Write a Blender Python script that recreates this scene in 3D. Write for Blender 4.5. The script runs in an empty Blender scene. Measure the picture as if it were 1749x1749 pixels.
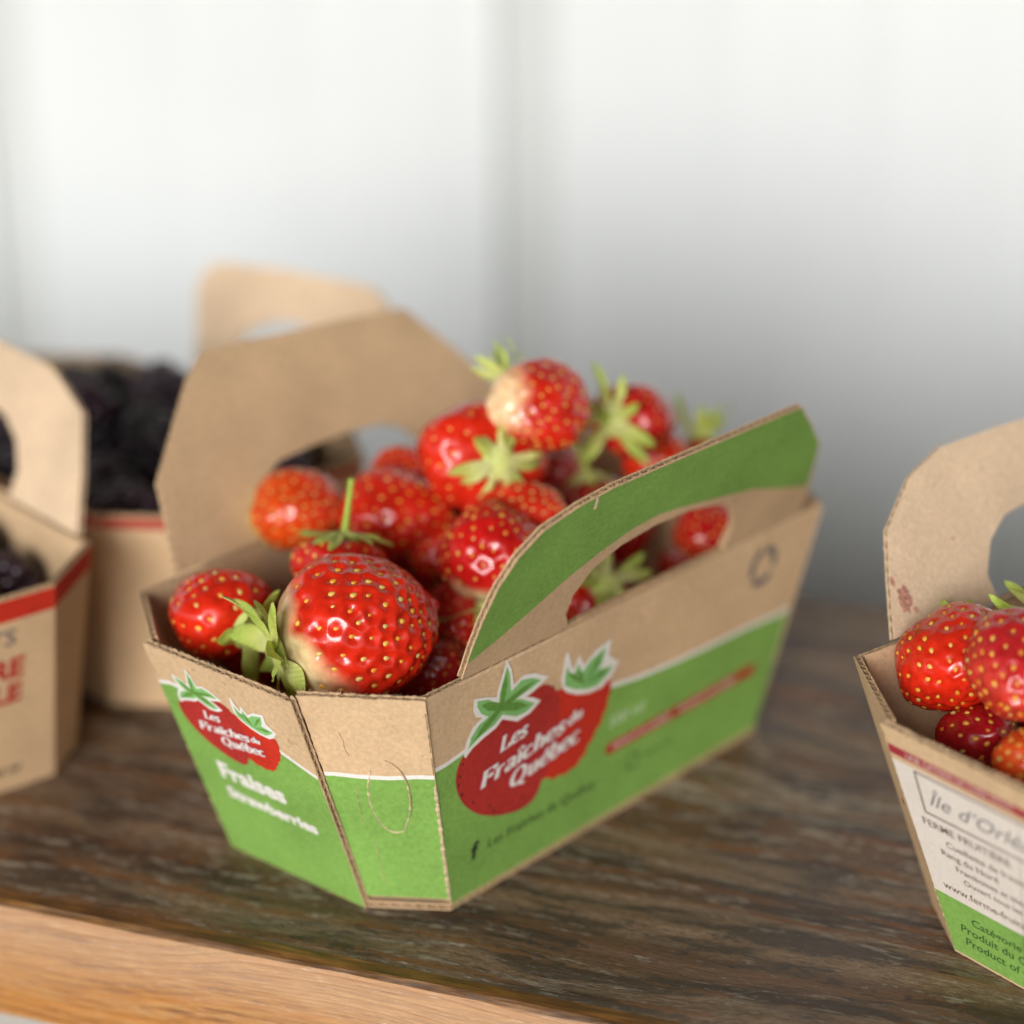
import bpy, math, random
import numpy as np
from mathutils import Vector, Matrix, Quaternion, noise as mnoise
from mathutils.geometry import tessellate_polygon

scene = bpy.context.scene
col = scene.collection
R = math.radians
# ------------------------------------------------------------------ camera
cam_d = bpy.data.cameras.new('camera')
cam = bpy.data.objects.new('camera', cam_d); col.objects.link(cam)
PITCH, ROLL = 0.37641, 0.00971
cam_d.sensor_width = 36.0
cam_d.lens = 36.0 * 4198.34 / 1749
cam_d.clip_start, cam_d.clip_end = 0.02, 50
cam.matrix_world = Matrix.Translation((0, 0, 0.28415)) @ (Matrix.Rotation(math.pi / 2 - PITCH, 4, 'X') @ Matrix.Rotation(-ROLL, 4, 'Z'))
cam_d.dof.use_dof = True
cam_d.dof.focus_distance = 0.521
cam_d.dof.aperture_fstop = cam_d.lens / 19.5
cam_d.dof.aperture_blades = 9
scene.camera = cam
# ------------------------------------------------------------------ light
SUN_DIR = Vector((-0.30, -0.94, 0.29)).normalized()      # towards the sun: behind and left of the camera
world = bpy.data.worlds.new('World'); scene.world = world; world.use_nodes = True
wn = world.node_tree; bg = wn.nodes['Background']
sky = wn.nodes.new('ShaderNodeTexSky'); sky.sky_type = 'NISHITA'; sky.sun_disc = False
sky.sun_elevation = math.asin(SUN_DIR.z)
sky.sun_rotation = math.atan2(SUN_DIR.x, SUN_DIR.y)
sky.dust_density = 0.6; sky.ozone_density = 1.6
hs = wn.nodes.new('ShaderNodeHueSaturation'); hs.inputs['Saturation'].default_value = 0.34     # thin overcast
wn.links.new(sky.outputs[0], hs.inputs['Color']); wn.links.new(hs.outputs[0], bg.inputs[0]); bg.inputs[1].default_value = 0.078
sun_d = bpy.data.lights.new('sun', 'SUN'); sun_d.energy = 1.5; sun_d.angle = R(26); sun_d.color = (1.0, 0.995, 0.985)
sun = bpy.data.objects.new('sun', sun_d); col.objects.link(sun)
sun.rotation_euler = (-SUN_DIR).to_track_quat('-Z', 'Y').to_euler(); sun.location = SUN_DIR * 4
vs = scene.view_settings
vs.view_transform = 'Standard'; vs.look = 'None'; vs.gamma = 1.0; vs.exposure = 0.97
scene.render.engine = 'CYCLES'
scene.cycles.use_denoising = True
scene.cycles.max_bounces = 8

# ------------------------------------------------------------------ material helpers
def new_mat(name):
    m = bpy.data.materials.new(name); m.use_nodes = True
    nt = m.node_tree
    return m, nt, nt.nodes['Principled BSDF']
def nd(nt, t, **kw):
    n = nt.nodes.new(t)
    for k, v in kw.items():
        if k.startswith('_'): setattr(n, k[1:], v)
        else: n.inputs[k.replace('_', ' ')].default_value = v
    return n
def ramp(nt, fac, stops):
    r = nt.nodes.new('ShaderNodeValToRGB'); nt.links.new(fac, r.inputs[0])
    e = r.color_ramp.elements
    e[0].position, e[0].color = stops[0][0], (*stops[0][1], 1)
    e[1].position, e[1].color = stops[-1][0], (*stops[-1][1], 1)
    for p, c in stops[1:-1]:
        x = e.new(p); x.color = (*c, 1)
    return r
def paper_mat(name, c, rough=0.85, var=0.11, bump=0.12, fibre=True, speck=0.35):
    """Uncoated board: base colour with fibres, flecks and a faint tooth."""
    m, nt, b = new_mat(name); L = nt.links
    tc = nt.nodes.new('ShaderNodeTexCoord')
    n1 = nd(nt, 'ShaderNodeTexNoise', Scale=900.0, Detail=4.0, Roughness=0.7); L.new(tc.outputs['Object'], n1.inputs['Vector'])
    n2 = nd(nt, 'ShaderNodeTexNoise', Scale=55.0, Detail=3.0); L.new(tc.outputs['Object'], n2.inputs['Vector'])
    n3 = nd(nt, 'ShaderNodeTexNoise', Scale=330.0, Detail=2.0); L.new(tc.outputs['Object'], n3.inputs['Vector'])
    add = nd(nt, 'ShaderNodeMath', _operation='MULTIPLY_ADD'); L.new(n1.outputs['Fac'], add.inputs[0]); add.inputs[1].default_value = 0.62
    mm = nd(nt, 'ShaderNodeMath', _operation='MULTIPLY'); L.new(n2.outputs['Fac'], mm.inputs[0]); mm.inputs[1].default_value = 0.38
    L.new(mm.outputs[0], add.inputs[2])
    lo = tuple(x * (1 - var * 1.6) for x in c); hi = tuple(min(1, x * (1 + var * 1.3)) for x in c)
    r = ramp(nt, add.outputs[0], [(0.36, lo), (0.64, hi)])
    fl = ramp(nt, n3.outputs['Fac'], [(0.27, (1, 1, 1)), (0.31, (0, 0, 0))])
    mix = nd(nt, 'ShaderNodeMix', _data_type='RGBA'); L.new(r.outputs[0], mix.inputs['A'])
    mix.inputs['B'].default_value = (c[0] * .45, c[1] * .42, c[2] * .4, 1)
    fm = nd(nt, 'ShaderNodeMath', _operation='MULTIPLY'); L.new(fl.outputs[0], fm.inputs[0]); fm.inputs[1].default_value = speck
    L.new(fm.outputs[0], mix.inputs['Factor'])
    L.new(mix.outputs['Result'], b.inputs['Base Color'])
    b.inputs['Roughness'].default_value = rough; b.inputs['Specular IOR Level'].default_value = 0.25
    bp = nd(nt, 'ShaderNodeBump', Strength=bump, Distance=0.0004); L.new(n1.outputs['Fac'], bp.inputs['Height']); L.new(bp.outputs[0], b.inputs['Normal'])
    return m
def plain_mat(name, c, rough=0.6, spec=0.4):
    m, nt, b = new_mat(name); b.inputs['Base Color'].default_value = (*c, 1)
    b.inputs['Roughness'].default_value = rough; b.inputs['Specular IOR Level'].default_value = spec
    return m

KRAFT = paper_mat('kraft_board', (0.63, 0.43, 0.25))
KRAFT_LIGHT = paper_mat('kraft_board_pale', (0.70, 0.515, 0.345))
KRAFT_CORE = paper_mat('kraft_fluting', (0.41, 0.265, 0.145), var=.25)
TORN = paper_mat('torn_kraft_fibre', (0.66, 0.50, 0.32), var=.2)
GREEN = paper_mat('green_ink_on_kraft', (0.215, 0.395, 0.080), var=.13, speck=.15)
WHITE = paper_mat('white_ink_on_kraft', (0.80, 0.76, 0.70), var=.05, speck=.05)
CREAM = paper_mat('off_white_ink_on_kraft', (0.74, 0.66, 0.58), var=.05, speck=.1)
RED = paper_mat('red_ink_on_kraft', (0.44, 0.030, 0.022), var=.15, speck=.12)
BRIGHT_RED = paper_mat('bright_red_ink_on_kraft', (0.56, 0.030, 0.012), var=.12, speck=.1)
DEEP_RED = paper_mat('maroon_ink_on_kraft', (0.36, 0.03, 0.04), var=.1, speck=.1)
MAGENTA = paper_mat('magenta_ink_halo', (0.46, 0.02, 0.06), var=.12, speck=.1)
LEAFPALE = paper_mat('pale_green_ink', (0.23, 0.50, 0.16), var=.1, speck=.05)
LEAFDARK = paper_mat('leaf_green_ink', (0.13, 0.29, 0.05), var=.15, speck=.15)
PALEGREEN = paper_mat('faded_green_ink', (0.46, 0.62, 0.34), var=.05, speck=.05)
DKGREEN = plain_mat('dark_green_ink', (0.055, 0.12, 0.03), .85, .2)
BLACK = plain_mat('black_ink', (0.02, 0.02, 0.018), .8, .2)
GREY = plain_mat('grey_ink', (0.16, 0.145, 0.15), .8, .2)
BROWNINK = plain_mat('brown_ink', (0.16, 0.09, 0.075), .8, .2)

# ------------------------------------------------------------------ object helpers
def link(name, me, parent=None, mats=()):
    o = bpy.data.objects.new(name, me); col.objects.link(o)
    for m in mats: me.materials.append(m)
    if parent is not None: o.parent = parent
    return o
def mesh(name, v, f, smooth=False, mi=None):
    me = bpy.data.meshes.new(name); me.from_pydata([tuple(p) for p in v], [], [tuple(int(i) for i in q) for q in f]); me.update()
    if smooth: me.polygons.foreach_set('use_smooth', [True] * len(me.polygons))
    if mi is not None: me.polygons.foreach_set('material_index', mi)
    return me
def thing(name, label, cat, loc, rz=0.0, group=None):
    o = bpy.data.objects.new(name, None); col.objects.link(o); o.empty_display_size = 0.01
    o.location = loc; o.rotation_euler = (0, 0, rz); o['label'] = label; o['category'] = cat
    if group: o['group'] = group
    return o

# ------------------------------------------------------------------ ground, siding wall, shelf
AX = math.radians(-20.76)                                  # direction of the shelf and of the wall behind it
UX = Vector((math.cos(AX), math.sin(AX), 0)); UN = Vector((-math.sin(AX), math.cos(AX), 0))
BOARD_ROT = Matrix.Rotation(AX, 4, 'Z')
def on_board(x, n, z=0.0): return UX * x + UN * n + Vector((0, 0, z))

m, nt, b = new_mat('concrete'); L = nt.links
n = nd(nt, 'ShaderNodeTexNoise', Scale=9.0, Detail=8.0); r = ramp(nt, n.outputs['Fac'], [(.3, (.07, .065, .055)), (.7, (.12, .11, .095))])
L.new(r.outputs[0], b.inputs['Base Color']); b.inputs['Roughness'].default_value = .9
g = link('ground', mesh('ground', [(-20, -20, -.92), (20, -20, -.92), (20, 20, -.92), (-20, 20, -.92)], [(0, 1, 2, 3)]), None, [m]); g['kind'] = 'structure'

WALL_N = 1.02
SIDING, nt, b = new_mat('white_painted_metal'); L = nt.links
tc = nt.nodes.new('ShaderNodeTexCoord')
n = nd(nt, 'ShaderNodeTexNoise', Scale=5.0, Detail=5.0); L.new(tc.outputs['Object'], n.inputs['Vector'])
r = ramp(nt, n.outputs['Fac'], [(.3, (.755, .775, .77)), (.7, (.805, .825, .82))])
L.new(r.outputs[0], b.inputs['Base Color']); b.inputs['Roughness'].default_value = .42
JOINT = plain_mat('grey_joint_strip', (.64, .655, .635), .7, .2)  # shade inside the groove, painted as grey on its floor
wall = thing('siding_wall', 'white ribbed metal siding wall standing out of focus behind the shelf', 'wall', on_board(0, WALL_N, -.92), AX)
def siding_panel(x0, x1):
    """One sheet with three low beads, folded back into the narrow groove at its right end."""
    prof = [(x0, 0.0)]
    w = x1 - x0
    for k, hb in ((.30, .0012), (.56, .0012), (.84, .002)):
        c = x0 + w * k
        prof += [(c - .014, 0), (c - .006, -hb), (c + .006, -hb), (c + .014, 0)]
    prof += [(x1 - .034, 0.0), (x1 - .031, .006), (x1 - .003, .006), (x1, 0.0)]
    v, f = [], []
    for z in (0, 3.2):
        v += [(p, q, z) for p, q in prof]
    k = len(prof)
    for i in range(k - 1): f.append((i, i + 1, k + i + 1, k + i))
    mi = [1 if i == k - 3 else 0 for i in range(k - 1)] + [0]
    back = len(v)
    v += [(x0, .03, 0), (x1, .03, 0), (x1, .03, 3.2), (x0, .03, 3.2)]
    f.append((back + 1, back, back + 3, back + 2))
    return mesh('siding_panel', v, f, mi=mi)
PW = 0.2712
GX = -0.6339                                               # where the groove seen in the middle of the photo stands
for i in range(-9, 9):
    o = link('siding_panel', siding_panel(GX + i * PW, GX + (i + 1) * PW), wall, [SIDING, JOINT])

ROOFWOOD = plain_mat('brown_roof_boards', (.16, .12, .085), .8, .2)  # unseen roof, added to hold back overhead sky and darken the wall
roof = thing('porch_roof', 'unseen boarded roof added above the frame to block overhead sky light', 'roof', on_board(0, WALL_N, 1.0), AX)
for k in range(17):
    y1 = -.004 - k * .12
    link('roof_board', mesh('roof_board', [(x, y, z + (-y) * -.02) for z in (0, .02) for y in (y1 - .116, y1) for x in (-3, 3)], [(0, 2, 3, 1), (4, 5, 7, 6), (0, 1, 5, 4), (1, 3, 7, 5), (3, 2, 6, 7), (2, 0, 4, 6)]), roof, [ROOFWOOD])
# --- wood
def wood_mat(name, stops, ring=1.0, rough=(.38, .62), scale=1.0, knot=True, bump=.9):
    m, nt, b = new_mat(name); L = nt.links
    tc = nt.nodes.new('ShaderNodeTexCoord')
    sep = nt.nodes.new('ShaderNodeSeparateXYZ'); L.new(tc.outputs['Object'], sep.inputs[0])
    def M(op, a, bb=None, cc=None):
        q = nd(nt, 'ShaderNodeMath', _operation=op)
        for i, s in enumerate((a, bb, cc)):
            if s is None: continue
            if isinstance(s, (int, float)): q.inputs[i].default_value = s
            else: L.new(s, q.inputs[i])
        return q.outputs[0]
    def noise(sx, sy, sz, scale, detail, rg=.55, dist=0.0):
        mp = nt.nodes.new('ShaderNodeMapping'); L.new(tc.outputs['Object'], mp.inputs[0]); mp.inputs['Scale'].default_value = (sx, sy, sz)
        q = nd(nt, 'ShaderNodeTexNoise', Scale=scale, Detail=detail, Roughness=rg, Distortion=dist); L.new(mp.outputs[0], q.inputs['Vector'])
        return q.outputs['Fac']
    X, Y, Z = sep.outputs
    slow = noise(1.0, 2.2, 2.2, 7.0, 2.0)
    # growth-ring field: across the board, bent by slow noise and flowing round two knots
    field = M('ADD', Y, M('MULTIPLY', M('SUBTRACT', slow, .5), .055))
    field = M('ADD', field, M('MULTIPLY', Z, .9))
    if knot:
        for kx, ky, sx_, sy_, amp in ((-.072, .548, .060, .018, .034), (-.235, .475, .030, .008, .008), (.16, .60, .06, .012, -.014)):
            dx = M('DIVIDE', M('SUBTRACT', X, kx), sx_); dy = M('DIVIDE', M('SUBTRACT', Y, ky), sy_)
            e = M('POWER', 2.718, M('MULTIPLY', M('ADD', M('MULTIPLY', dx, dx), M('MULTIPLY', dy, dy)), -1.0))
            field = M('ADD', field, M('MULTIPLY', e, amp))
    fine = noise(4.0, 90.0, 90.0, 3.0, 6.0, .7)
    field2 = M('ADD', field, M('MULTIPLY', M('SUBTRACT', fine, .5), .0020))
    rings = M('MULTIPLY_ADD', M('SINE', M('MULTIPLY', field2, 1150.0 * ring)), .5, .5)
    rings2 = M('MULTIPLY_ADD', M('SINE', M('MULTIPLY', field2, 420.0 * ring)), .5, .5)
    late = M('POWER', rings, 2.0)
    fib = noise(16.0, 420.0, 420.0, 2.0, 8.0, .78)
    flk = noise(55.0, 950.0, 950.0, 2.0, 5.0, .75)
    patch = noise(3.0, 14.0, 14.0, 4.0, 5.0, .6, .6)
    patch2 = noise(1.6, 6.0, 6.0, 9.0, 6.0, .7)
    f = M('ADD', M('MULTIPLY', late, .26), M('MULTIPLY', rings2, .10))
    f = M('ADD', f, M('MULTIPLY', fib, 1.15)); f = M('ADD', f, M('MULTIPLY', flk, 1.0)); f = M('ADD', f, M('MULTIPLY', patch, .55)); f = M('SUBTRACT', f, 1.03); f = M('ADD', M('MULTIPLY', M('SUBTRACT', f, .47), wood_mat.gain), .47)
    cr = ramp(nt, f, stops)
    # grey weathering where the earlywood is raised
    gmask = ramp(nt, M('SUBTRACT', M('ADD', M('MULTIPLY', patch2, .9), M('MULTIPLY', flk, 1.1)), .35), [(.68, (0, 0, 0)), (.86, (1, 1, 1))])
    mix = nd(nt, 'ShaderNodeMix', _data_type='RGBA'); L.new(cr.outputs[0], mix.inputs['A']); mix.inputs['B'].default_value = (*stops[-1][1], 1)
    L.new(M('MULTIPLY', gmask.outputs[0], .55), mix.inputs['Factor'])
    # reddish-orange streaks of bare latewood
    omask = ramp(nt, M('ADD', M('MULTIPLY', noise(2.0, 60.0, 60.0, 3.0, 4.0), .75), M('MULTIPLY', rings2, .35)), [(.60, (0, 0, 0)), (.74, (1, 1, 1))])
    mix2 = nd(nt, 'ShaderNodeMix', _data_type='RGBA'); L.new(mix.outputs['Result'], mix2.inputs['A']); mix2.inputs['B'].default_value = (*wood_mat.streak, 1)
    L.new(M('MULTIPLY', omask.outputs[0], .55), mix2.inputs['Factor'])
    fade = nd(nt, 'ShaderNodeMapRange'); L.new(M('ADD', Z, M('MULTIPLY', M('SUBTRACT', patch, .5), .034)), fade.inputs['Value']); fade.inputs['From Min'].default_value = -.021; fade.inputs['From Max'].default_value = -.006; fade.inputs['To Max'].default_value = .42
    mixp = nd(nt, 'ShaderNodeMix', _data_type='RGBA'); L.new(mix2.outputs['Result'], mixp.inputs['A']); mixp.inputs['B'].default_value = (*wood_mat.pale, 1); L.new(fade.outputs[0], mixp.inputs['Factor'])
    lines = ramp(nt, rings, [(.80, (0, 0, 0)), (.97, (1, 1, 1))])
    mixl = nd(nt, 'ShaderNodeMix', _data_type='RGBA'); L.new(mixp.outputs['Result'], mixl.inputs['A']); mixl.inputs['B'].default_value = (.27, .115, .06, 1); L.new(M('MULTIPLY', lines.outputs[0], M('MULTIPLY', slow, .95)), mixl.inputs['Factor'])
    mix2 = mixl
    spk = ramp(nt, noise(95.0, 1500.0, 1500.0, 2.0, 3.0, .8), [(.60, (0, 0, 0)), (.68, (1, 1, 1))])
    mix3 = nd(nt, 'ShaderNodeMix', _data_type='RGBA'); L.new(mix2.outputs['Result'], mix3.inputs['A']); mix3.inputs['B'].default_value = (*wood_mat.fleck, 1)
    L.new(M('MULTIPLY', spk.outputs[0], .6), mix3.inputs['Factor'])
    dk = ramp(nt, noise(40.0, 1100.0, 1100.0, 2.0, 3.0, .8), [(.30, (1, 1, 1)), (.40, (0, 0, 0))])
    mix4 = nd(nt, 'ShaderNodeMix', _data_type='RGBA'); L.new(mix3.outputs['Result'], mix4.inputs['A']); mix4.inputs['B'].default_value = (*stops[0][1], 1)
    L.new(M('MULTIPLY', dk.outputs[0], wood_mat.pore), mix4.inputs['Factor'])
    L.new(mix4.outputs['Result'], b.inputs['Base Color'])
    rr = nd(nt, 'ShaderNodeMapRange'); L.new(patch2, rr.inputs['Value']); rr.inputs['To Min'].default_value, rr.inputs['To Max'].default_value = rough
    L.new(rr.outputs[0], b.inputs['Roughness']); b.inputs['Specular IOR Level'].default_value = .35
    h = M('ADD', M('ADD', M('MULTIPLY', late, .4), M('MULTIPLY', flk, 1.1)), M('ADD', M('MULTIPLY', fib, 1.2), M('MULTIPLY', patch, .5)))
    bp = nd(nt, 'ShaderNodeBump', Strength=bump, Distance=.0009); L.new(h, bp.inputs['Height']); L.new(bp.outputs[0], b.inputs['Normal'])
    return m
def board_top_mat(name):
    """Weathered, once stained softwood: grey-brown fuzz, brown latewood lines, ragged dark stain and pale raised fibres."""
    m, nt, b = new_mat(name); L = nt.links
    tc = nt.nodes.new('ShaderNodeTexCoord'); sep = nt.nodes.new('ShaderNodeSeparateXYZ'); L.new(tc.outputs['Object'], sep.inputs[0])
    X, Y, Z = sep.outputs
    def M(op, a, bb=None):
        q = nd(nt, 'ShaderNodeMath', _operation=op)
        for i, v_ in enumerate((a, bb)):
            if v_ is None: continue
            if isinstance(v_, (int, float)): q.inputs[i].default_value = v_
            else: L.new(v_, q.inputs[i])
        return q.outputs[0]
    field = None
    def noise(sx, sy, detail, rg=.6, dist=0.0, warp=True):
        """Noise stretched along the grain; it follows the bent growth rings."""
        cb = nt.nodes.new('ShaderNodeCombineXYZ'); L.new(M('MULTIPLY', X, sx), cb.inputs[0]); L.new(M('MULTIPLY', field if warp else Y, sy), cb.inputs[1]); L.new(M('MULTIPLY', Z, sy), cb.inputs[2])
        q = nd(nt, 'ShaderNodeTexNoise', Scale=1.0, Detail=detail, Roughness=rg, Distortion=dist); L.new(cb.outputs[0], q.inputs['Vector'])
        return q.outputs['Fac']
    def mask(v_, lo, hi):
        q = nd(nt, 'ShaderNodeMapRange', _interpolation_type='SMOOTHSTEP'); L.new(v_, q.inputs['Value']); q.inputs['From Min'].default_value = lo; q.inputs['From Max'].default_value = hi
        return q.outputs[0]
    def mix(A, B, f):
        q = nd(nt, 'ShaderNodeMix', _data_type='RGBA')
        for k, v_ in (('A', A), ('B', B)):
            if isinstance(v_, tuple): q.inputs[k].default_value = (*v_, 1)
            else: L.new(v_, q.inputs[k])
        L.new(f, q.inputs['Factor']); return q.outputs['Result']
    slow = noise(5.0, 14.0, 2.0, warp=False)
    field = M('ADD', Y, M('MULTIPLY', M('SUBTRACT', slow, .5), .040))
    for kx, ky, sx_, sy_, amp in ((-.060, .560, .060, .020, .036), (-.235, .470, .030, .008, .008), (.16, .60, .06, .012, -.014)):
        dx = M('DIVIDE', M('SUBTRACT', X, kx), sx_); dy = M('DIVIDE', M('SUBTRACT', Y, ky), sy_)
        e = M('POWER', 2.718, M('MULTIPLY', M('ADD', M('MULTIPLY', dx, dx), M('MULTIPLY', dy, dy)), -1.0))
        field = M('ADD', field, M('MULTIPLY', e, amp))
    wob = noise(10.0, 260.0, 4.0)
    ringf = M('ADD', field, M('MULTIPLY', M('SUBTRACT', wob, .5), .0035))
    ring = M('ADD', M('MULTIPLY', M('SINE', M('MULTIPLY', ringf, 560.0)), .5), .5)
    wide = M('ADD', M('MULTIPLY', M('SINE', M('MULTIPLY', ringf, 190.0)), .5), .5)
    fuzz = noise(330.0, 900.0, 5.0, .75); fib = noise(26.0, 300.0, 6.0, .74); patch = noise(24.0, 120.0, 5.0, .65); big = noise(6.0, 26.0, 4.0, .6)
    c = ramp(nt, M('ADD', M('MULTIPLY', fuzz, .6), M('MULTIPLY', fib, .4)), [(.37, (.095, .050, .023)), (.50, (.235, .150, .084)), (.63, (.44, .33, .22))]).outputs[0]
    c = mix(c, (.125, .056, .024), M('MULTIPLY', mask(M('ADD', wide, M('MULTIPLY', M('SUBTRACT', fib, .5), 1.2)), .45, .8), .70))
    late = mask(M('ADD', ring, M('MULTIPLY', M('SUBTRACT', fib, .5), .7)), .80, .98)
    c = mix(c, (.215, .078, .018), M('MULTIPLY', M('MULTIPLY', late, mask(big, .36, .52)), .85))
    dark = mask(M('ADD', M('ADD', patch, M('MULTIPLY', M('SUBTRACT', fuzz, .5), .55)), M('MULTIPLY', M('SUBTRACT', fib, .5), .55)), .515, .59)
    c = mix(c, (.032, .017, .008), M('MULTIPLY', dark, .80))
    pale = mask(M('ADD', M('ADD', noise(75.0, 380.0, 5.0, .78), M('MULTIPLY', M('SUBTRACT', big, .5), .45)), M('MULTIPLY', M('SUBTRACT', fuzz, .5), .3)), .535, .605)
    c = mix(c, (.47, .39, .295), M('MULTIPLY', pale, .72))
    moss = M('MULTIPLY', mask(M('ADD', noise(30.0, 60.0, 5.0, .7, warp=False), M('MULTIPLY', M('SUBTRACT', Y, .43), -9.0)), .57, .72), .20)
    c = mix(c, (.085, .095, .028), moss)
    L.new(c, b.inputs['Base Color'])
    b.inputs['Specular IOR Level'].default_value = .32
    rr = nd(nt, 'ShaderNodeMapRange'); L.new(M('SUBTRACT', M('ADD', big, M('MULTIPLY', pale, .4)), M('MULTIPLY', dark, .25)), rr.inputs['Value']); rr.inputs['To Min'].default_value, rr.inputs['To Max'].default_value = .36, .66
    L.new(rr.outputs[0], b.inputs['Roughness'])
    h = M('ADD', M('ADD', M('MULTIPLY', fib, 1.1), M('MULTIPLY', fuzz, .5)), M('SUBTRACT', M('MULTIPLY', pale, .35), M('MULTIPLY', dark, .45)))
    h = M('ADD', h, M('MULTIPLY', ring, .6))
    bp = nd(nt, 'ShaderNodeBump', Strength=1.0, Distance=.0016); L.new(h, bp.inputs['Height']); L.new(bp.outputs[0], b.inputs['Normal'])
    return m
WOOD_TOP = board_top_mat('weathered_brown_stained_wood')
wood_mat.streak = (.52, .20, .04); wood_mat.gain = 1.2; wood_mat.fleck = (.72, .58, .44); wood_mat.pore = .45; wood_mat.pale = (.62, .455, .325)
WOOD_EDGE = wood_mat('worn_orange_wood_edge', [(.10, (.17, .060, .016)), (.30, (.36, .135, .028)), (.55, (.54, .23, .040)), (.9, (.62, .36, .13))], ring=2.3, knot=False, rough=(.45, .6), bump=.5)
WOOD_LIP, nt, b = new_mat('varnished_arris'); L = nt.links
tc = nt.nodes.new('ShaderNodeTexCoord'); mp = nt.nodes.new('ShaderNodeMapping'); L.new(tc.outputs['Object'], mp.inputs[0]); mp.inputs['Scale'].default_value = (60, 700, 700)
n = nd(nt, 'ShaderNodeTexNoise', Scale=1.0, Detail=6.0, Roughness=.7); L.new(mp.outputs[0], n.inputs['Vector'])
r = ramp(nt, n.outputs['Fac'], [(.30, (.035, .018, .008)), (.48, (.13, .055, .014)), (.62, (.26, .115, .025)), (.75, (.30, .20, .08))]); L.new(r.outputs[0], b.inputs['Base Color']); b.inputs['Roughness'].default_value = .35
bp = nd(nt, 'ShaderNodeBump', Strength=.6, Distance=.0008); L.new(n.outputs['Fac'], bp.inputs['Height']); L.new(bp.outputs[0], b.inputs['Normal'])
FRONT, BACK = .4110, .640
shelf = thing('wooden_shelf', 'weathered brown wooden shelf with a worn orange front edge', 'shelf', (0, 0, 0), AX)
def shelf_board():
    t, rnd = .0310, .0020
    prof = [(FRONT, -t + .001), (FRONT - .0006, -t * .5), (FRONT, -rnd)]
    for k in range(1, 5):
        a = math.pi / 2 * k / 4
        prof.append((FRONT + rnd * (1 - math.cos(a)), -rnd * (1 - math.sin(a))))
    prof += [(FRONT + .0048, .0), (.47, 0), (.52, 0), (.58, 0), (BACK - .002, 0), (BACK, -.002), (BACK, -t), (FRONT + .001, -t)]
    xs = np.linspace(-.75, .75, 301)
    v, f, mi = [], [], []
    for i, x in enumerate(xs):
        for j, (y, z) in enumerate(prof):
            wob = .0007 * mnoise.noise((x * 26, 1.3, 0)) + .00035 * mnoise.noise((x * 120, 4.3, j * .7))
            if j <= 6: y += wob
            if 3 <= j <= 6: z += .0004 * mnoise.noise((x * 60, j * .9, 7)) - .0001
            v.append((x, y, z))
    k = len(prof)
    for i in range(len(xs) - 1):
        for j in range(k):
            a, bq = i * k + j, i * k + (j + 1) % k
            f.append((a, bq, bq + k, a + k)); mi.append(1 if (j <= 2 or j == k - 1) else (2 if j <= 6 else 0))
    f.append(tuple(range(k))[::-1]); f.append(tuple((len(xs) - 1) * k + q for q in range(k))); mi += [0, 0]
    return mesh('shelf_board', v, f, mi=mi)
link('shelf_board', shelf_board(), shelf, [WOOD_TOP, WOOD_EDGE, WOOD_LIP])
def box(x0, x1, y0, y1, z0, z1):
    v = [(x, y, z) for z in (z0, z1) for y in (y0, y1) for x in (x0, x1)]
    return v, [(0, 2, 3, 1), (4, 5, 7, 6), (0, 1, 5, 4), (1, 3, 7, 5), (3, 2, 6, 7), (2, 0, 4, 6)]
PANELPAINT = paper_mat('white_painted_boards', (.40, .37, .33), var=.05, speck=.1)
for k in range(12):                                       # boards added to close shelf front and ends, blocking light to the wall
    x = -.744 + k * .124
    link('front_board', mesh('front_board', *box(x + .001, x + .123, FRONT + .010, FRONT + .026, -.919, -.0312)), shelf, [PANELPAINT])
for x in (-.744, .728):
    link('end_board', mesh('end_board', *box(x, x + .016, FRONT + .0262, BACK - .004, -.919, -.0312)), shelf, [PANELPAINT])

# ------------------------------------------------------------------ corrugated board
mm = .001
TH = 1.5 * mm                                            # board thickness
class Frame:
    """Plane of one wall: origin at the middle of its lower edge, u to the right seen from outside, v up, n outwards."""
    def __init__(s, b0, b1, t0, t1):
        s.o = (b0 + b1) / 2; s.u = (b1 - b0).normalized()
        w = (t0 + t1) / 2 - s.o; s.v = (w - s.u * w.dot(s.u)).normalized(); s.n = s.u.cross(s.v)
        s.c = [s.uv(p) for p in (b0, b1, t1, t0)]
    def uv(s, p): d = p - s.o; return (d.dot(s.u), d.dot(s.v))
    def p(s, u, v, n=0.0): return s.o + s.u * u + s.v * v + s.n * n
def resample(poly, step, amp, seed, ampf=None):
    """Subdivide a closed outline and roughen it like cut paper."""
    out = []; k = len(poly)
    for i in range(k):
        a, b_ = Vector(poly[i]), Vector(poly[(i + 1) % k]); d = b_ - a; L_ = d.length
        if L_ < 1e-7: continue
        nn = max(1, int(L_ / step)); t = d / L_; q = Vector((t.y, -t.x))
        A = amp if ampf is None else ampf(i, amp)
        for j in range(nn):
            p = a + d * (j / nn)
            s_ = (i * 37.1 + j) * .9
            w = A * (mnoise.noise((p.x * 900, p.y * 900, seed * 3.7)) + .8 * mnoise.noise((p.x * 2600, p.y * 2600, seed * 1.3 + 9)))
            if j == 0: w *= .3
            out.append(tuple(p + q * w))
    return out
def inset(poly, d):
    k = len(poly); out = []
    for i in range(k):
        a, b_, c = Vector(poly[i - 1]), Vector(poly[i]), Vector(poly[(i + 1) % k])
        t = (c - a)
        if t.length < 1e-9: out.append(tuple(b_)); continue
        t.normalize(); out.append((b_.x - t.y * d, b_.y + t.x * d))
    return out
def area(p): return .5 * sum(p[i - 1][0] * p[i][1] - p[i][0] * p[i - 1][1] for i in range(len(p)))
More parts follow.
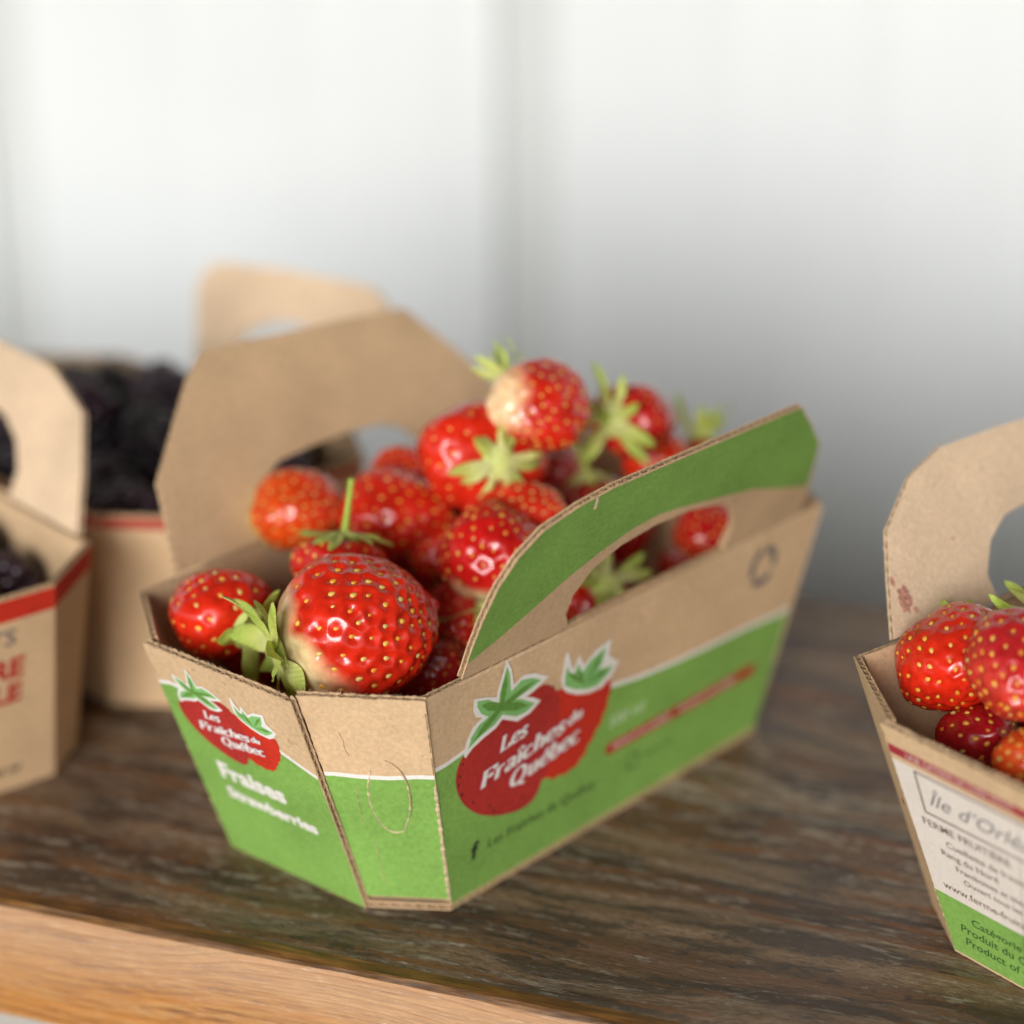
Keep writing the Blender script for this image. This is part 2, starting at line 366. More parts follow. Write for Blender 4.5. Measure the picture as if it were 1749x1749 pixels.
def slab(v, f, mi, loops, fr, n0, n1, mat, bend=None):
    """Closed plate between heights n0 > n1 over outer loop + holes."""
    base = len(v); flat = [q for lp in loops for q in lp]
    B = bend or (lambda u, w: 0.0)
    for nn in (n0, n1):
        for (u, w) in flat: v.append(fr.p(u, w, nn + B(u, w)))
    k = len(flat)
    tris = tessellate_polygon([[Vector((q[0], q[1], 0)) for q in lp] for lp in loops])
    for t in tris:
        a, b_, c = (flat[i] for i in t)
        s_ = (b_[0] - a[0]) * (c[1] - a[1]) - (c[0] - a[0]) * (b_[1] - a[1])
        t = tuple(t) if s_ > 0 else tuple(reversed(t))
        f.append(tuple(base + i for i in t)); mi.append(mat)
        f.append(tuple(base + k + i for i in reversed(t))); mi.append(mat)
    o = 0
    for lp in loops:
        m_ = len(lp)
        for i in range(m_):
            a, b_ = base + o + i, base + o + (i + 1) % m_
            f.append((b_, a, a + k, b_ + k)); mi.append(mat)
        o += m_
def board_mesh(name, fr, outer, holes=(), seed=1, off=0.0, amp=.09 * mm, ampf=None, wave=2.7 * mm):
    """Corrugated board: two liners, a set-back core and the wavy fluting showing along every cut edge."""
    if area(outer) < 0: outer = outer[::-1]
    holes = [h if area(h) < 0 else h[::-1] for h in holes]
    v, f, mi = [], [], []
    n0 = off
    for kk, (a, b_) in enumerate(((0, .30 * mm), (TH - .30 * mm, TH))):
        loops = [resample(outer, .8 * mm, amp, seed + kk * 5, ampf)] + [resample(h, .8 * mm, amp, seed + kk * 5 + 2) for h in holes]
        slab(v, f, mi, loops, fr, n0 - a, n0 - b_, 0)
    core = [inset(resample(outer, 1.6 * mm, 0, 0), .9 * mm)] + [inset(resample(h, 1.6 * mm, 0, 0), .9 * mm) for h in holes]
    slab(v, f, mi, core, fr, n0 - .30 * mm, n0 - TH + .30 * mm, 1)
    rnd = random.Random(seed)
    for lp in [outer] + list(holes):
        pts = resample(lp, .33 * mm, .0, 0); ins = inset(pts, 1.0 * mm); out = inset(pts, .06 * mm)
        s_ = 0; k = len(pts); base = len(v)
        ph = rnd.random() * 6
        for i in range(k):
            s_ += (Vector(pts[i]) - Vector(pts[i - 1])).length
            w = math.sin(s_ / wave * 2 * math.pi + ph + 1.2 * mnoise.noise((s_ * 150, seed, 0)))
            h = n0 - TH / 2 + w * (TH / 2 - .33 * mm)
            j = .10 * mm * mnoise.noise((s_ * 900, seed, 3))
            o_ = out[i]
            v.append(fr.p(o_[0] + j, o_[1] + j, h + .06 * mm)); v.append(fr.p(ins[i][0], ins[i][1], h + .06 * mm))
            v.append(fr.p(o_[0] + j, o_[1] + j, h - .12 * mm)); v.append(fr.p(ins[i][0], ins[i][1], h - .12 * mm))
        for i in range(k):
            a, b_ = base + 4 * i, base + 4 * ((i + 1) % k)
            f += [(a, b_, b_ + 1, a + 1), (b_ + 2, a + 2, a + 3, b_ + 3), (a, a + 2, b_ + 2, b_)]; mi += [1, 1, 1]
    return mesh(name, v, f, mi=mi)

# ------------------------------------------------------------------ flat print
def smooth_loop(pts, it=2):
    for _ in range(it):
        out = []
        for i in range(len(pts)):
            a, b_ = pts[i], pts[(i + 1) % len(pts)]
            out += [(a[0] * .75 + b_[0] * .25, a[1] * .75 + b_[1] * .25), (a[0] * .25 + b_[0] * .75, a[1] * .25 + b_[1] * .75)]
        pts = out
    return pts
def flat(name, fr, loops, n, mat, parent):
    """One printed patch (or several separate ones) lying on the board."""
    v, f = [], []
    for k_, lp in enumerate(loops):
        lps = lp if isinstance(lp[0], list) else [lp]
        fl = [q for l_ in lps for q in l_]; base = len(v)
        v += [fr.p(u * mm, w * mm, (n + (k_ % 7) * .006) * mm) for u, w in fl]
        for t in tessellate_polygon([[Vector((q[0], q[1], 0)) for q in l_] for l_ in lps]):
            a, b_, c = (fl[i] for i in t)
            s_ = (b_[0] - a[0]) * (c[1] - a[1]) - (c[0] - a[0]) * (b_[1] - a[1])
            t = tuple(t) if s_ > 0 else tuple(reversed(t)); f.append(tuple(base + i for i in t))
    return link(name, mesh(name, v, f), parent, [mat])
def glyphs(body, size, bold=0.0, shear=0.0, align='LEFT'):
    c = bpy.data.curves.new('lettering', 'FONT'); c.body = body; c.size = size; c.shear = shear; c.align_x = align
    c.offset = bold; c.dimensions = '2D'; c.fill_mode = 'FRONT'; c.resolution_u = 3
    o = bpy.data.objects.new('lettering', c); col.objects.link(o)
    dg = bpy.context.evaluated_depsgraph_get(); me = o.evaluated_get(dg).to_mesh()
    v = [(p.co.x, p.co.y) for p in me.vertices]; f = [tuple(p.vertices) for p in me.polygons]
    o.evaluated_get(dg).to_mesh_clear(); bpy.data.objects.remove(o); bpy.data.curves.remove(c)
    return v, f
def lettering(fr, body, u, w, size, n, mat, parent, rot=0.0, bold=0.0, shear=0.0, align='LEFT', sx=1.0, name='lettering'):
    v, f = glyphs(body, size, bold, shear, align)
    c, s_ = math.cos(rot), math.sin(rot)
    vv = [fr.p((u + (x * c * sx - y * s_)) * mm, (w + (x * s_ * sx + y * c)) * mm, n * mm) for x, y in v]
    ff = []
    for q in f:
        a, b_, cc = v[q[0]], v[q[1]], v[q[2]]
        s2 = (b_[0] - a[0]) * (cc[1] - a[1]) - (cc[0] - a[0]) * (b_[1] - a[1])
        ff.append(q if s2 >= 0 else tuple(reversed(q)))
    return link(name, mesh(name, vv, ff), parent, [mat])
# --- a fat-and-thin italic roman drawn with a broad pen, for the fruit emblem
def arc(cx, cy, rx, ry, a0, a1, k=9):
    return [(cx + rx * math.cos(R(a0 + (a1 - a0) * i / k)), cy + ry * math.sin(R(a0 + (a1 - a0) * i / k))) for i in range(k + 1)]
SER = lambda x, y, w=.11: [(x - w, y), (x + w, y)]
ROMAN = {
 'L': (.62, [[(.16, 0), (.16, .72)], SER(.16, .70), [(.04, .02), (.54, .02)], [(.54, .0), (.56, .2)]]),
 'F': (.60, [[(.16, 0), (.16, .72)], SER(.16, .02), [(.04, .70), (.56, .70)], [(.56, .72), (.57, .54)], [(.16, .37), (.42, .37)], [(.42, .28), (.42, .46)]]),
 'Q': (.80, [arc(.38, .36, .29, .36, 0, 360, 20), [(.38, .08), (.50, -.02), (.66, -.14), (.76, -.12)]]),
 'r': (.42, [[(.12, 0), (.12, .46)], SER(.12, .02, .1), SER(.06, .45, .05), [(.13, .30), (.2, .43), (.30, .46), (.36, .40)]]),
 'a': (.50, [arc(.22, .34, .16, .13, 150, 0, 6) + [(.38, .06), (.44, .0), (.49, .04)], [(.38, .27), (.18, .22), (.09, .13), (.13, .02), (.24, .0), (.38, .12)]]),
 'i': (.27, [[(.13, 0), (.13, .46)], SER(.13, .02, .1), SER(.07, .45, .06), [(.0, .56), (.13, .70), (.27, .56)]]),
 'c': (.44, [arc(.25, .23, .19, .235, 50, 320, 12)]),
 'h': (.54, [[(.12, 0), (.12, .74)], SER(.12, .02, .09), SER(.07, .73, .05), [(.13, .32), (.22, .45), (.34, .45), (.41, .35), (.41, 0)], SER(.41, .02, .09)]),
 'e': (.46, [[(.08, .25), (.41, .25)] + arc(.24, .24, .18, .225, 5, 318, 14)]),
 's': (.40, [[(.34, .37), (.30, .45), (.18, .46), (.09, .37), (.14, .28), (.28, .20), (.33, .10), (.24, .0), (.11, .01), (.06, .10)]]),
 'd': (.52, [[(.40, .74), (.40, 0)], SER(.35, .73, .05), SER(.45, .02, .06), arc(.23, .23, .17, .235, 40, 330, 12)]),
 'u': (.54, [[(.12, .46), (.12, .12), (.18, .01), (.28, .02), (.39, .14)], [(.39, .46), (.39, 0)], SER(.07, .45, .06), SER(.34, .45, .06), SER(.45, .02, .06)]),
 'b': (.52, [[(.12, .74), (.12, 0)], SER(.07, .73, .05), arc(.28, .23, .17, .235, 140, -150, 12)]),
 'é': (.46, [[(.08, .25), (.41, .25)] + arc(.24, .24, .18, .225, 5, 318, 14), [(.2, .54), (.36, .70)]]),
 ' ': (.26, []),
}
def pen(stroke, thick, thin):
    out_l, out_r = [], []
    for i, p in enumerate(stroke):
        a = Vector(stroke[max(0, i - 1)]); b_ = Vector(stroke[min(len(stroke) - 1, i + 1)]); t = (b_ - a).normalized()
        w = thin + (thick - thin) * abs(t.y) ** 1.3
        q = Vector((-t.y, t.x)) * (w / 2)
        out_l.append(tuple(Vector(p) + q)); out_r.append(tuple(Vector(p) - q))
    return out_l, out_r
def roman(fr, body, u, w, size, n, mat, parent, rot=0.0, thick=.15, thin=.055, shear=.22, sx=1.0, track=.0, name='lettering', grow=0.0):
    v, f = [], []; x0 = 0; cs, sn = math.cos(rot), math.sin(rot); layer = 0
    for ch in body:
        adv, strokes = ROMAN[ch]
        for st in strokes:
            l_, r_ = pen(st, thick + grow, thin + grow); base = len(v)
            for q in (l_, r_):
                for (x, y) in q:
                    X = (x0 + x + shear * y) * size * sx; Y = y * size
                    v.append(fr.p((u + X * cs - Y * sn) * mm, (w + X * sn + Y * cs) * mm, (n + (layer % 9) * .007) * mm))
            k = len(l_)
            for i in range(k - 1): f.append((base + k + i, base + k + i + 1, base + i + 1, base + i))
            layer += 1
        x0 += adv + track
    return link(name, mesh(name, v, f), parent, [mat])
def ragged_ribbon(name, fr, path, width, n, mat, parent, seed, breaks=0.0):
    """A thin torn sliver of liner along a path."""
    for _ in range(2):                                    # round the path's corners
        path = [path[0]] + [q for a, b_ in zip(path, path[1:]) for q in ((a[0] * .75 + b_[0] * .25, a[1] * .75 + b_[1] * .25), (a[0] * .25 + b_[0] * .75, a[1] * .25 + b_[1] * .75))] + [path[-1]]
    pts = []
    for i in range(len(path) - 1):
        a, b_ = Vector(path[i]), Vector(path[i + 1]); k = max(1, int((b_ - a).length / .35))
        pts += [a + (b_ - a) * (j / k) for j in range(k)]
    v, f = [], []
    for i, p in enumerate(pts):
        t = (pts[min(i + 1, len(pts) - 1)] - pts[max(0, i - 1)]).normalized(); q = Vector((-t.y, t.x))
        s_ = .5 + .9 * mnoise.noise((i * .31, seed, 0)) + .5 * mnoise.noise((i * .9, seed, 4))
        wl = max(.04, width * s_); j = .25 * width * mnoise.noise((i * .23, seed, 8))
        for sg in (-1, 1):
            r_ = p + q * (sg * wl / 2 + j); v.append(fr.p(r_.x * mm, r_.y * mm, n * mm))
        c = p + q * j; v.append(fr.p(c.x * mm, c.y * mm, (n + .16) * mm))
    for i in range(len(pts) - 1):
        if breaks and mnoise.noise((i * .12, seed, 2)) < -1 + breaks * 1.2: continue
        a, b_ = 3 * i, 3 * i + 3
        f += [(a, a + 2, b_ + 2, b_), (a + 2, a + 1, b_ + 1, b_ + 2)]
    return link(name, mesh(name, v, f), parent, [mat])

# ------------------------------------------------------------------ baskets
def rim_points(d):
    (Lt, Wt, cxt, cyt, Lb, Wb, cxb, cyb) = d['plan']; H = d['H']; P = {}
    for s_, (L_, W_, cx, cy, z) in (('t', (Lt, Wt, cxt, cyt, H)), ('b', (Lb, Wb, cxb, cyb, .0004))):
        for k, (x, y) in {'A': (-L_ / 2, W_ / 2 - cy), 'B': (-L_ / 2, -W_ / 2 + cy), 'C': (-L_ / 2 + cx, -W_ / 2), 'D': (L_ / 2 - cx, -W_ / 2),
                          'E': (L_ / 2, -W_ / 2 + cy), 'F': (L_ / 2, W_ / 2 - cy), 'G': (L_ / 2 - cx, W_ / 2), 'H': (-L_ / 2 + cx, W_ / 2)}.items():
            P[k + s_] = Vector((x, y, z))
    return P
def carton(d, label, group):
    root = thing('berry_basket', label, 'basket', (*d['pos'], 0), d['rot'], group)
    P = rim_points(d); out = {'root': root, 'P': P}; seed = d['seed']
    names = 'ABCDEFGH'
    for i, a in enumerate(names):
        b_ = names[(i + 1) % 8]; fr = Frame(P[a + 'b'], P[b_ + 'b'], P[a + 't'], P[b_ + 't'])
        c = fr.c; off = d.get('proud', {}).get(a + b_, 0.0); lift = d.get('lift', {}).get(a + b_, 0.0)
        outline = [c[0], c[1], c[2], c[3]]
        if lift: outline = [(c[0][0], lift), (c[1][0], lift), c[2], c[3]]
        if (a + b_) in d.get('rims', {}):
            rim = [(u * mm, w * mm) for u, w in d['rims'][a + b_]]; outline = outline[:2] + rim
        rough = d.get('rough', {}).get(a + b_)
        ampf = (lambda k_, A, rr=rough: rr if k_ >= 2 else A) if rough else None
        nm = 'chamfer_panel' if i % 2 else ('end_panel' if i % 4 == 0 else 'side_panel')
        o = link(nm, board_mesh(nm, fr, outline, seed=seed + i, off=off, ampf=ampf), root, [KRAFT, KRAFT_CORE])
        out[a + b_] = (o, fr, off)
    z0 = Vector((0, 0, .0016)); base = [P[k + 'b'] for k in names]
    fl = Frame(Vector((-.01, 0, .0017)), Vector((.01, 0, .0017)), Vector((-.01, .01, .0017)), Vector((.01, .01, .0017)))
    g_ = d.get('floor_grow', 1.0)
    o = link('floor_panel', board_mesh('floor_panel', fl, [(p.x * g_, p.y * g_) for p in base], seed=seed + 40), root, [KRAFT, KRAFT_CORE]); out['floor'] = o
    for key, (a, b_) in {'near': ('C', 'D'), 'far': ('G', 'H')}.items():
        if key not in d['handles']: continue
        hd = d['handles'][key]; ta, tb = P[a + 't'], P[b_ + 't']
        o_ = (ta + tb) / 2; u = (tb - ta).normalized(); outd = Vector((u.y, -u.x, 0))
        tilt = hd['tilt']; v_ = Vector((0, 0, 1)) * math.cos(tilt) + outd * math.sin(tilt)
        fr = Frame(o_ - u * .03, o_ + u * .03, o_ - u * .03 + v_ * .05, o_ + u * .03 + v_ * .05)
        o = link('handle', board_mesh('handle', fr, [(x * mm, y * mm) for x, y in hd['outline']], [[(x * mm, y * mm) for x, y in hd['hole']]], seed=seed + 60 + (key == 'far') * 7), root, [d.get('handle_mat', KRAFT), KRAFT_CORE])
        out[key] = (o, fr, 0.0)
        # pressed fold between wall and handle
    return out
PLAN = (.17873, .08918, .01711, .02132, .13572, .07353, .01058, .01494)
NEAR_OUT = [(-61.3, .6), (-62.2, 9.6), (-62.4, 18), (-61.6, 27), (-58.6, 34.2), (-53, 39.6), (-43, 42.4), (-32, 43.6), (0, 43.4), (36.6, 42.9), (45.4, 35.2), (55.4, 25.4), (60.2, 12.4), (62.5, 6), (62.2, .6)]
NEAR_HOLE = [(-26.4, 1.0), (-29.6, 6), (-30.0, 11.7), (-26.6, 18.1), (-18.6, 22.0), (-7.2, 23.6), (6.3, 22.9), (20.2, 19.6), (27.2, 14.6), (30.6, 8.5), (30.6, 1.0)]
FAR_OUT = [(62.0, .6), (59.8, 13), (58.6, 22), (40.3, 42.6), (33.4, 48.0), (15.6, 47), (-15.7, 44.6), (-34.3, 42.9), (-42.6, 33.8), (-53, 22), (-60, 10), (-62, .6)]
FAR_HOLE = [(31, 1.0), (31.6, 8), (28.5, 13.7), (22.2, 17), (11.1, 17.6), (-1, 17.8), (-14, 16.9), (-20.4, 14.4), (-26, 9), (-28.5, 4.5), (-28.5, 1.0)]
main = dict(pos=(-.00435, .54521), rot=.85249, H=.06, plan=PLAN, seed=3,
            handles={'near': dict(outline=NEAR_OUT, hole=NEAR_HOLE, tilt=.4216), 'far': dict(outline=FAR_OUT, hole=FAR_HOLE, tilt=.4216)},
            proud={'AB': 1.45 * mm}, lift={'BC': 2.6 * mm}, rough={'AB': .62 * mm, 'BC': .34 * mm, 'CD': .2 * mm, 'HA': .3 * mm}, floor_grow=1.012)
MB = carton(main, 'green and kraft cardboard basket heaped with strawberries, in focus at the centre', 'cardboard berry baskets on the shelf')

# --- print on the centre basket
def edge_u(fr, w, side):
    b0, b1, t1, t0 = fr.c; a, b_ = (b0, t0) if side < 0 else (b1, t1)
    t = (w * mm - a[1]) / (b_[1] - a[1]); return (a[0] + (b_[0] - a[0]) * t) / mm
def band(pan, line, w0, mat, name, n, parent=None, inset_=.12):
    """Printed area from height w0 up to a line, edge to edge of its wall."""
    o, fr, off = pan
    lo = [(edge_u(fr, w0, -1) + inset_, w0), (edge_u(fr, w0, 1) - inset_, w0)]
    up = [(edge_u(fr, line[-1][1], 1) - inset_, line[-1][1])] + [p for p in line[::-1]] + [(edge_u(fr, line[0][1], -1) + inset_, line[0][1])]
    return flat(name, fr, [lo + up], n + off / mm, mat, parent or o)
CD, BC, AB = MB['CD'], MB['BC'], MB['AB']
cd_line = [(-64, 39.9), (-58, 40.9), (-45, 41.2), (-30, 40.2), (-7, 37.6), (4, 35.9), (17, 34.8), (32, 34.0), (48, 33.4), (62, 32.3)]
bc_line = [(-14, 39.6), (-8, 39.0), (-2, 38.9), (4, 39.6)]
ab_line = [(-22.4, 51.7), (-19, 52.6), (-10, 52.3), (0, 49.5), (8, 46.3), (13, 44.2), (18, 42.2), (22, 40.7)]
up1 = lambda l, k=1.15: [(a, b_ + k) for a, b_ in l]
for pan, ln, w0 in ((CD, cd_line, .3), (BC, bc_line, 2.9), (AB, ab_line, .3)):
    band(pan, up1(ln), w0, WHITE, 'white_border', .03); band(pan, ln, w0, GREEN, 'green_print', .07)
o, fr, _ = MB['near']
gl = [(-61.6, 5.6), (-54, 9), (-47.4, 12.5), (-35.5, 19.4), (-26.2, 23.4), (-16.7, 26.2), (-8, 26.9), (0, 26.0), (8.5, 24.4), (20.2, 22.2), (31.8, 19.9), (45, 15.2), (59.2, 11.0)]
flat('green_print', fr, [gl + [(55.2, 25.3), (45.3, 34.9), (36.4, 42.6), (0, 43.1), (-32, 43.3), (-42.9, 42.1), (-52.8, 39.3), (-58.3, 34.0), (-61.3, 27), (-62.1, 18), (-61.9, 9.6)]], .06, GREEN, o)
def emblem(pan, map_, n0, dot_seed=5):
    o, fr, off = pan; z = off / mm + n0
    M_ = lambda pts: [map_(*p) for p in pts]
    b1 = [(-58.9, 40.6), (-60.4, 36.5), (-59.6, 32), (-56.8, 27.2), (-51.9, 22.6), (-45.6, 19.3), (-39, 17.3), (-33.6, 16.9), (-30.6, 18.7), (-29.4, 22.4), (-27.5, 27), (-25.8, 33), (-25.6, 40), (-27.4, 45), (-32.4, 49), (-37, 47.6), (-46, 45.5), (-54, 42.5)]
    b2 = [(-30.5, 23.4), (-29.4, 22.0), (-27.2, 21.9), (-25.6, 20.3), (-23.0, 20.7), (-21, 19.8), (-18.6, 20.6), (-17, 20.3), (-15.6, 22), (-14, 22.6), (-13.6, 24.6), (-11.7, 25.8), (-11.2, 27.8), (-9.2, 29), (-9.0, 31.2), (-7.6, 32.8), (-7.9, 35), (-7.0, 36.5), (-7.6, 41), (-15.2, 41.6), (-23.5, 44.2), (-28.6, 45.2), (-31, 40.9), (-32, 32)]
    flat('berry_print', fr, [smooth_loop(M_(b2), 1)], z + .05, BRIGHT_RED, o)
    flat('berry_print', fr, [smooth_loop(M_(b1), 2)], z + .08, RED, o)
    rim = smooth_loop(b1, 2); sh = [(p[0], p[1]) for p in rim if p[1] < 33]
    sh2 = [(p[0] * .985 - .75, p[1] * .972 + .95) for p in sh][::-1]
    flat('berry_print_shade', fr, [M_(sh + sh2)], z + .10, DEEP_RED, o)
    lw = [(-58.2, 40.4), (-58, 43.4), (-56.2, 46.8), (-53.2, 48.2), (-55.3, 49.0), (-56.5, 51.0), (-56.6, 54.1), (-52.8, 53.1), (-49.0, 51.6), (-48.7, 53.5), (-47.6, 57.2), (-46.8, 60.3), (-44.8, 57.3), (-43.4, 52.6), (-40.2, 53.9), (-36.4, 52.9), (-31.2, 50.0), (-35.5, 48.4), (-38.6, 47.6), (-36, 46.5), (-33.2, 44.6), (-36.6, 42.7), (-40.8, 42.2), (-46.2, 44.9), (-48.2, 43.4), (-52, 42.5), (-55.6, 41.2), (-57.6, 39.6)]
    lg = [(-57.0, 41.6), (-56.3, 44.3), (-54.1, 46.6), (-51.1, 47.5), (-53.7, 49.3), (-55.2, 51.5), (-55.4, 53.1), (-51.5, 52.0), (-47.9, 49.2), (-48.0, 52.2), (-47.0, 56.2), (-46.5, 58.4), (-45.3, 56.3), (-44.2, 51.2), (-40.8, 52.8), (-37, 51.9), (-33.8, 50.2), (-37, 49.3), (-42.9, 48.7), (-40.3, 47.8), (-35.2, 44.7), (-38, 43.6), (-41.3, 43.7), (-46.4, 46.2), (-48.8, 44.6), (-52.8, 43.6), (-55.8, 42.3)]
    flat('leaf_print', fr, [M_(lw)], z + .12, WHITE, o); flat('leaf_print', fr, [M_(lg)], z + .15, LEAFPALE, o)
    ctr = (-47, 48.3)
    for tip, wd in (((-46.4, 57.0), .9), ((-35.8, 50.9), .9), ((-37.4, 45.0), 1.1), ((-55.8, 42.9), 1.0), ((-54.0, 51.6), 1.1)):
        a = Vector(ctr); b_ = Vector(tip); t = (b_ - a).normalized(); q = Vector((-t.y, t.x)); m_ = a + (b_ - a) * .6
        flat('leaf_print', fr, [M_([tuple(a - q * wd * .8), tuple(m_ - q * wd), tuple(b_), tuple(m_ + q * wd), tuple(a + q * wd * .8)])], z + .17 + .012 * tip[0] / -60, LEAFDARK, o)
    cw = [(-25.6, 44.7), (-26.5, 47.3), (-25.9, 53.8), (-25.0, 54.0), (-23.2, 49.6), (-22.3, 48.6), (-20.8, 51.6), (-18.6, 48.2), (-14.8, 50.6), (-9.2, 51.6), (-9.6, 47.3), (-5.4, 44.2), (-7.8, 41.0), (-10.9, 39.3), (-15.5, 39.6), (-19.9, 40.9), (-24, 43.1)]
    cg = [(-24.9, 45.1), (-25.3, 47.6), (-24.9, 50.4), (-23.5, 47.8), (-22.2, 46.6), (-20.8, 49.4), (-19.0, 46.4), (-16.3, 48.6), (-11.0, 50.1), (-12.0, 46.0), (-13.2, 45.0), (-7.3, 43.9), (-9.6, 42.0), (-12.5, 40.5), (-16.4, 41.0), (-21.2, 42.8)]
    flat('crown_print', fr, [M_(cw)], z + .12, WHITE, o); flat('crown_print', fr, [M_(cg)], z + .15, LEAFPALE, o)
    for tip in ((-24.6, 48.6), (-20.8, 47.8), (-11.8, 49.3), (-8.6, 43.6)):
        a = Vector((-17.5, 42.6)); b_ = Vector(tip); t = (b_ - a).normalized(); q = Vector((-t.y, t.x)); m_ = a + (b_ - a) * .65
        flat('crown_print', fr, [M_([tuple(a), tuple(m_ - q * .7), tuple(b_), tuple(m_ + q * .7)])], z + .17 + .012 * tip[0] / -25, LEAFDARK, o)
    rr = random.Random(dot_seed); dots = []
    for (cx, cy) in ((-58.2, 38.3), (-58.8, 35.4), (-59.0, 33.2), (-57.6, 30.2), (-47.4, 23.0), (-46.0, 20.9), (-32.9, 47.6), (-29.2, 46.6), (-36, 20.5), (-53.5, 26.5)):
        k = rr.uniform(.25, .42); dots.append(M_([(cx + k * math.cos(a) * .8, cy + k * math.sin(a) * 1.3) for a in np.linspace(0, 6.28, 7)[:-1]]))
    flat('berry_print_seeds', fr, dots, z + .11, BLACK, o)['kind'] = 'stuff'
    u0, v0 = map_(0, 0); u1, v1 = map_(10, 0); ang = math.atan2(v1 - v0, u1 - u0); su = math.hypot(u1 - u0, v1 - v0) / 10
    u2, v2 = map_(0, 10); sv = math.hypot(u2 - u0, v2 - v0) / 10
    for body, (a, b_), size, sx in (('Les', (-46.3, 36.2), 5.3, 1.18), ('Fraiches', (-52.0, 29.0), 5.6, 1.42), (' du', (-23.6, 33.4), 3.9, 1.25), ('Québec', (-41.6, 24.7), 5.8, 1.30)):
        uu, vv = map_(a, b_)
        roman(fr, body, uu, vv, size * sv, z + .13, MAGENTA, o, rot=ang + .135, sx=sx * su / sv, thick=.20, thin=.10, grow=.16, name='lettering_halo')
        roman(fr, body, uu, vv, size * sv, z + .23, WHITE, o, rot=ang + .135, sx=sx * su / sv, thick=.20, thin=.075)
emblem(CD, lambda u, v: (u, v), .06)
S_AB = .60
emblem(AB, lambda u, v: (-18.9 + (u + 60.4) * S_AB, 34.6 + (v - 17) * S_AB), .06)
o, fr, off = CD
def quad(u0, v0, u1, v1): return [(u0, v0), (u1, v0), (u1, v1), (u0, v1)]
def pill(u0, v0, u1, v1):
    r_ = (v1 - v0) / 2; return [(u0 + r_ - r_ * math.sin(a), (v0 + v1) / 2 + r_ * math.cos(a)) for a in np.linspace(0, math.pi, 7)] + [(u1 - r_ + r_ * math.sin(a), (v0 + v1) / 2 - r_ * math.cos(a)) for a in np.linspace(0, math.pi, 7)]
flat('red_bar', fr, [pill(-6.2, 18.6, 53.6, 21.8)], .12, RED, o)
lettering(fr, 'PRODUIT DU QUÉBEC  ·  PRODUCT OF QUÉBEC', -3.6, 19.45, 2.25, .16, CREAM, o, bold=.02, sx=1.0)
lettering(fr, '500 ml', -6.0, 26.2, 4.4, .12, PALEGREEN, o, bold=.12, sx=1.1)
lettering(fr, 'f', -52.2, 10.6, 6.2, .12, BLACK, o, bold=.22, sx=1.1)
lettering(fr, 'Les Fraîches du Québec', -46.8, 11.4, 3.5, .12, BLACK, o, bold=.0, sx=1.12)
ringp = lambda cx, cy, r0, r1, a0=0, a1=360: [(cx + r1 * math.cos(R(a)), cy + r1 * math.sin(R(a))) for a in np.linspace(a0, a1, 25)] + [(cx + r0 * math.cos(R(a)), cy + r0 * math.sin(R(a))) for a in np.linspace(a1, a0, 25)]
flat('web_icon', fr, [ringp(5.6, 12.6, 1.9, 2.4, 0, 359)], .12, DKGREEN, o)
lettering(fr, 'fraiches.ca', 10.2, 11.6, 2.6, .12, DKGREEN, o)
for k in range(3):
    c0 = 90 + 120 * k
    flat('recycling_mark', fr, [ringp(50.2, 50.2, 3.5, 5.6, c0 + 12, c0 + 98),
                               [(50.2 + q * math.cos(R(a)), 50.2 + q * math.sin(R(a))) for q, a in ((2.8, c0 + 98), (4.5, c0 + 118), (6.4, c0 + 98))]], .05 + .02 * k, GREY, o)
o, fr, off = AB
lettering(fr, 'Fraises', -13.6, 26.9, 6.9, off / mm + .12, WHITE, o, bold=.30, sx=1.12)
lettering(fr, 'Strawberries', -13.6, 20.6, 4.6, off / mm + .12, WHITE, o, bold=.22, sx=1.20)
# torn crease, glue tab and cracks of the liner
o, fr, off = BC
e = lambda w, s_=0: edge_u(fr, w, 1) + s_
ragged_ribbon('torn_crease', fr, [(e(3, -.25), 3), (e(14, -.3), 14), (e(26, -.2), 26), (e(38.0, -.3), 38.0)], 1.15, .09, TORN, o, 2, breaks=.3)
ragged_ribbon('torn_crease', fr, [(e(41, -.2), 41), (e(52, -.2), 52), (e(59, -.3), 59)], .45, .05, KRAFT_CORE, o, 7, breaks=.5)
TAB = [(-6.2, 41.6), (-7.3, 35.2), (-6.4, 29.1), (-4.5, 24.8), (-2.2, 22.9), (.1, 23.8), (1.7, 28.7), (2.1, 35.8), (.8, 41), (-1.4, 44.0), (-3.3, 44.8)]
tab_s = smooth_loop(TAB, 1)
flat('glue_tab', fr, [[p for p in tab_s if p[1] <= 38.8]], .14, GREEN, o)
ragged_ribbon('tab_cut', fr, [(a, b_) for a, b_ in TAB[:6]], .62, .15, TORN, o, 4)
ragged_ribbon('tab_cut', fr, [(a, b_) for a, b_ in TAB[5:]], .6, .16, TORN, o, 9)
ragged_ribbon('tab_cut', fr, [(a + .32, b_) for a, b_ in TAB[6:]], .34, .12, KRAFT_CORE, o, 19)
ragged_ribbon('scuff', fr, [(-9.7, 37), (-9.1, 30), (-8.8, 25)], .3, .10, TORN, o, 14, breaks=.5)
ragged_ribbon('scuff', fr, [(-6.6, 20), (-5.8, 12), (-5.2, 7)], .3, .10, TORN, o, 15, breaks=.4)
ragged_ribbon('scuff', fr, [(-12.2, 52.5), (-11.2, 50), (-11.4, 48.5), (-10.4, 45.5)], .22, .03, KRAFT_CORE, o, 16)
o, fr, off = CD
ragged_ribbon('pressed_fold', fr, [(-62, 59.6), (-45, 59.5), (-27, 59.55)], .55, .02, KRAFT_LIGHT, o, 21)
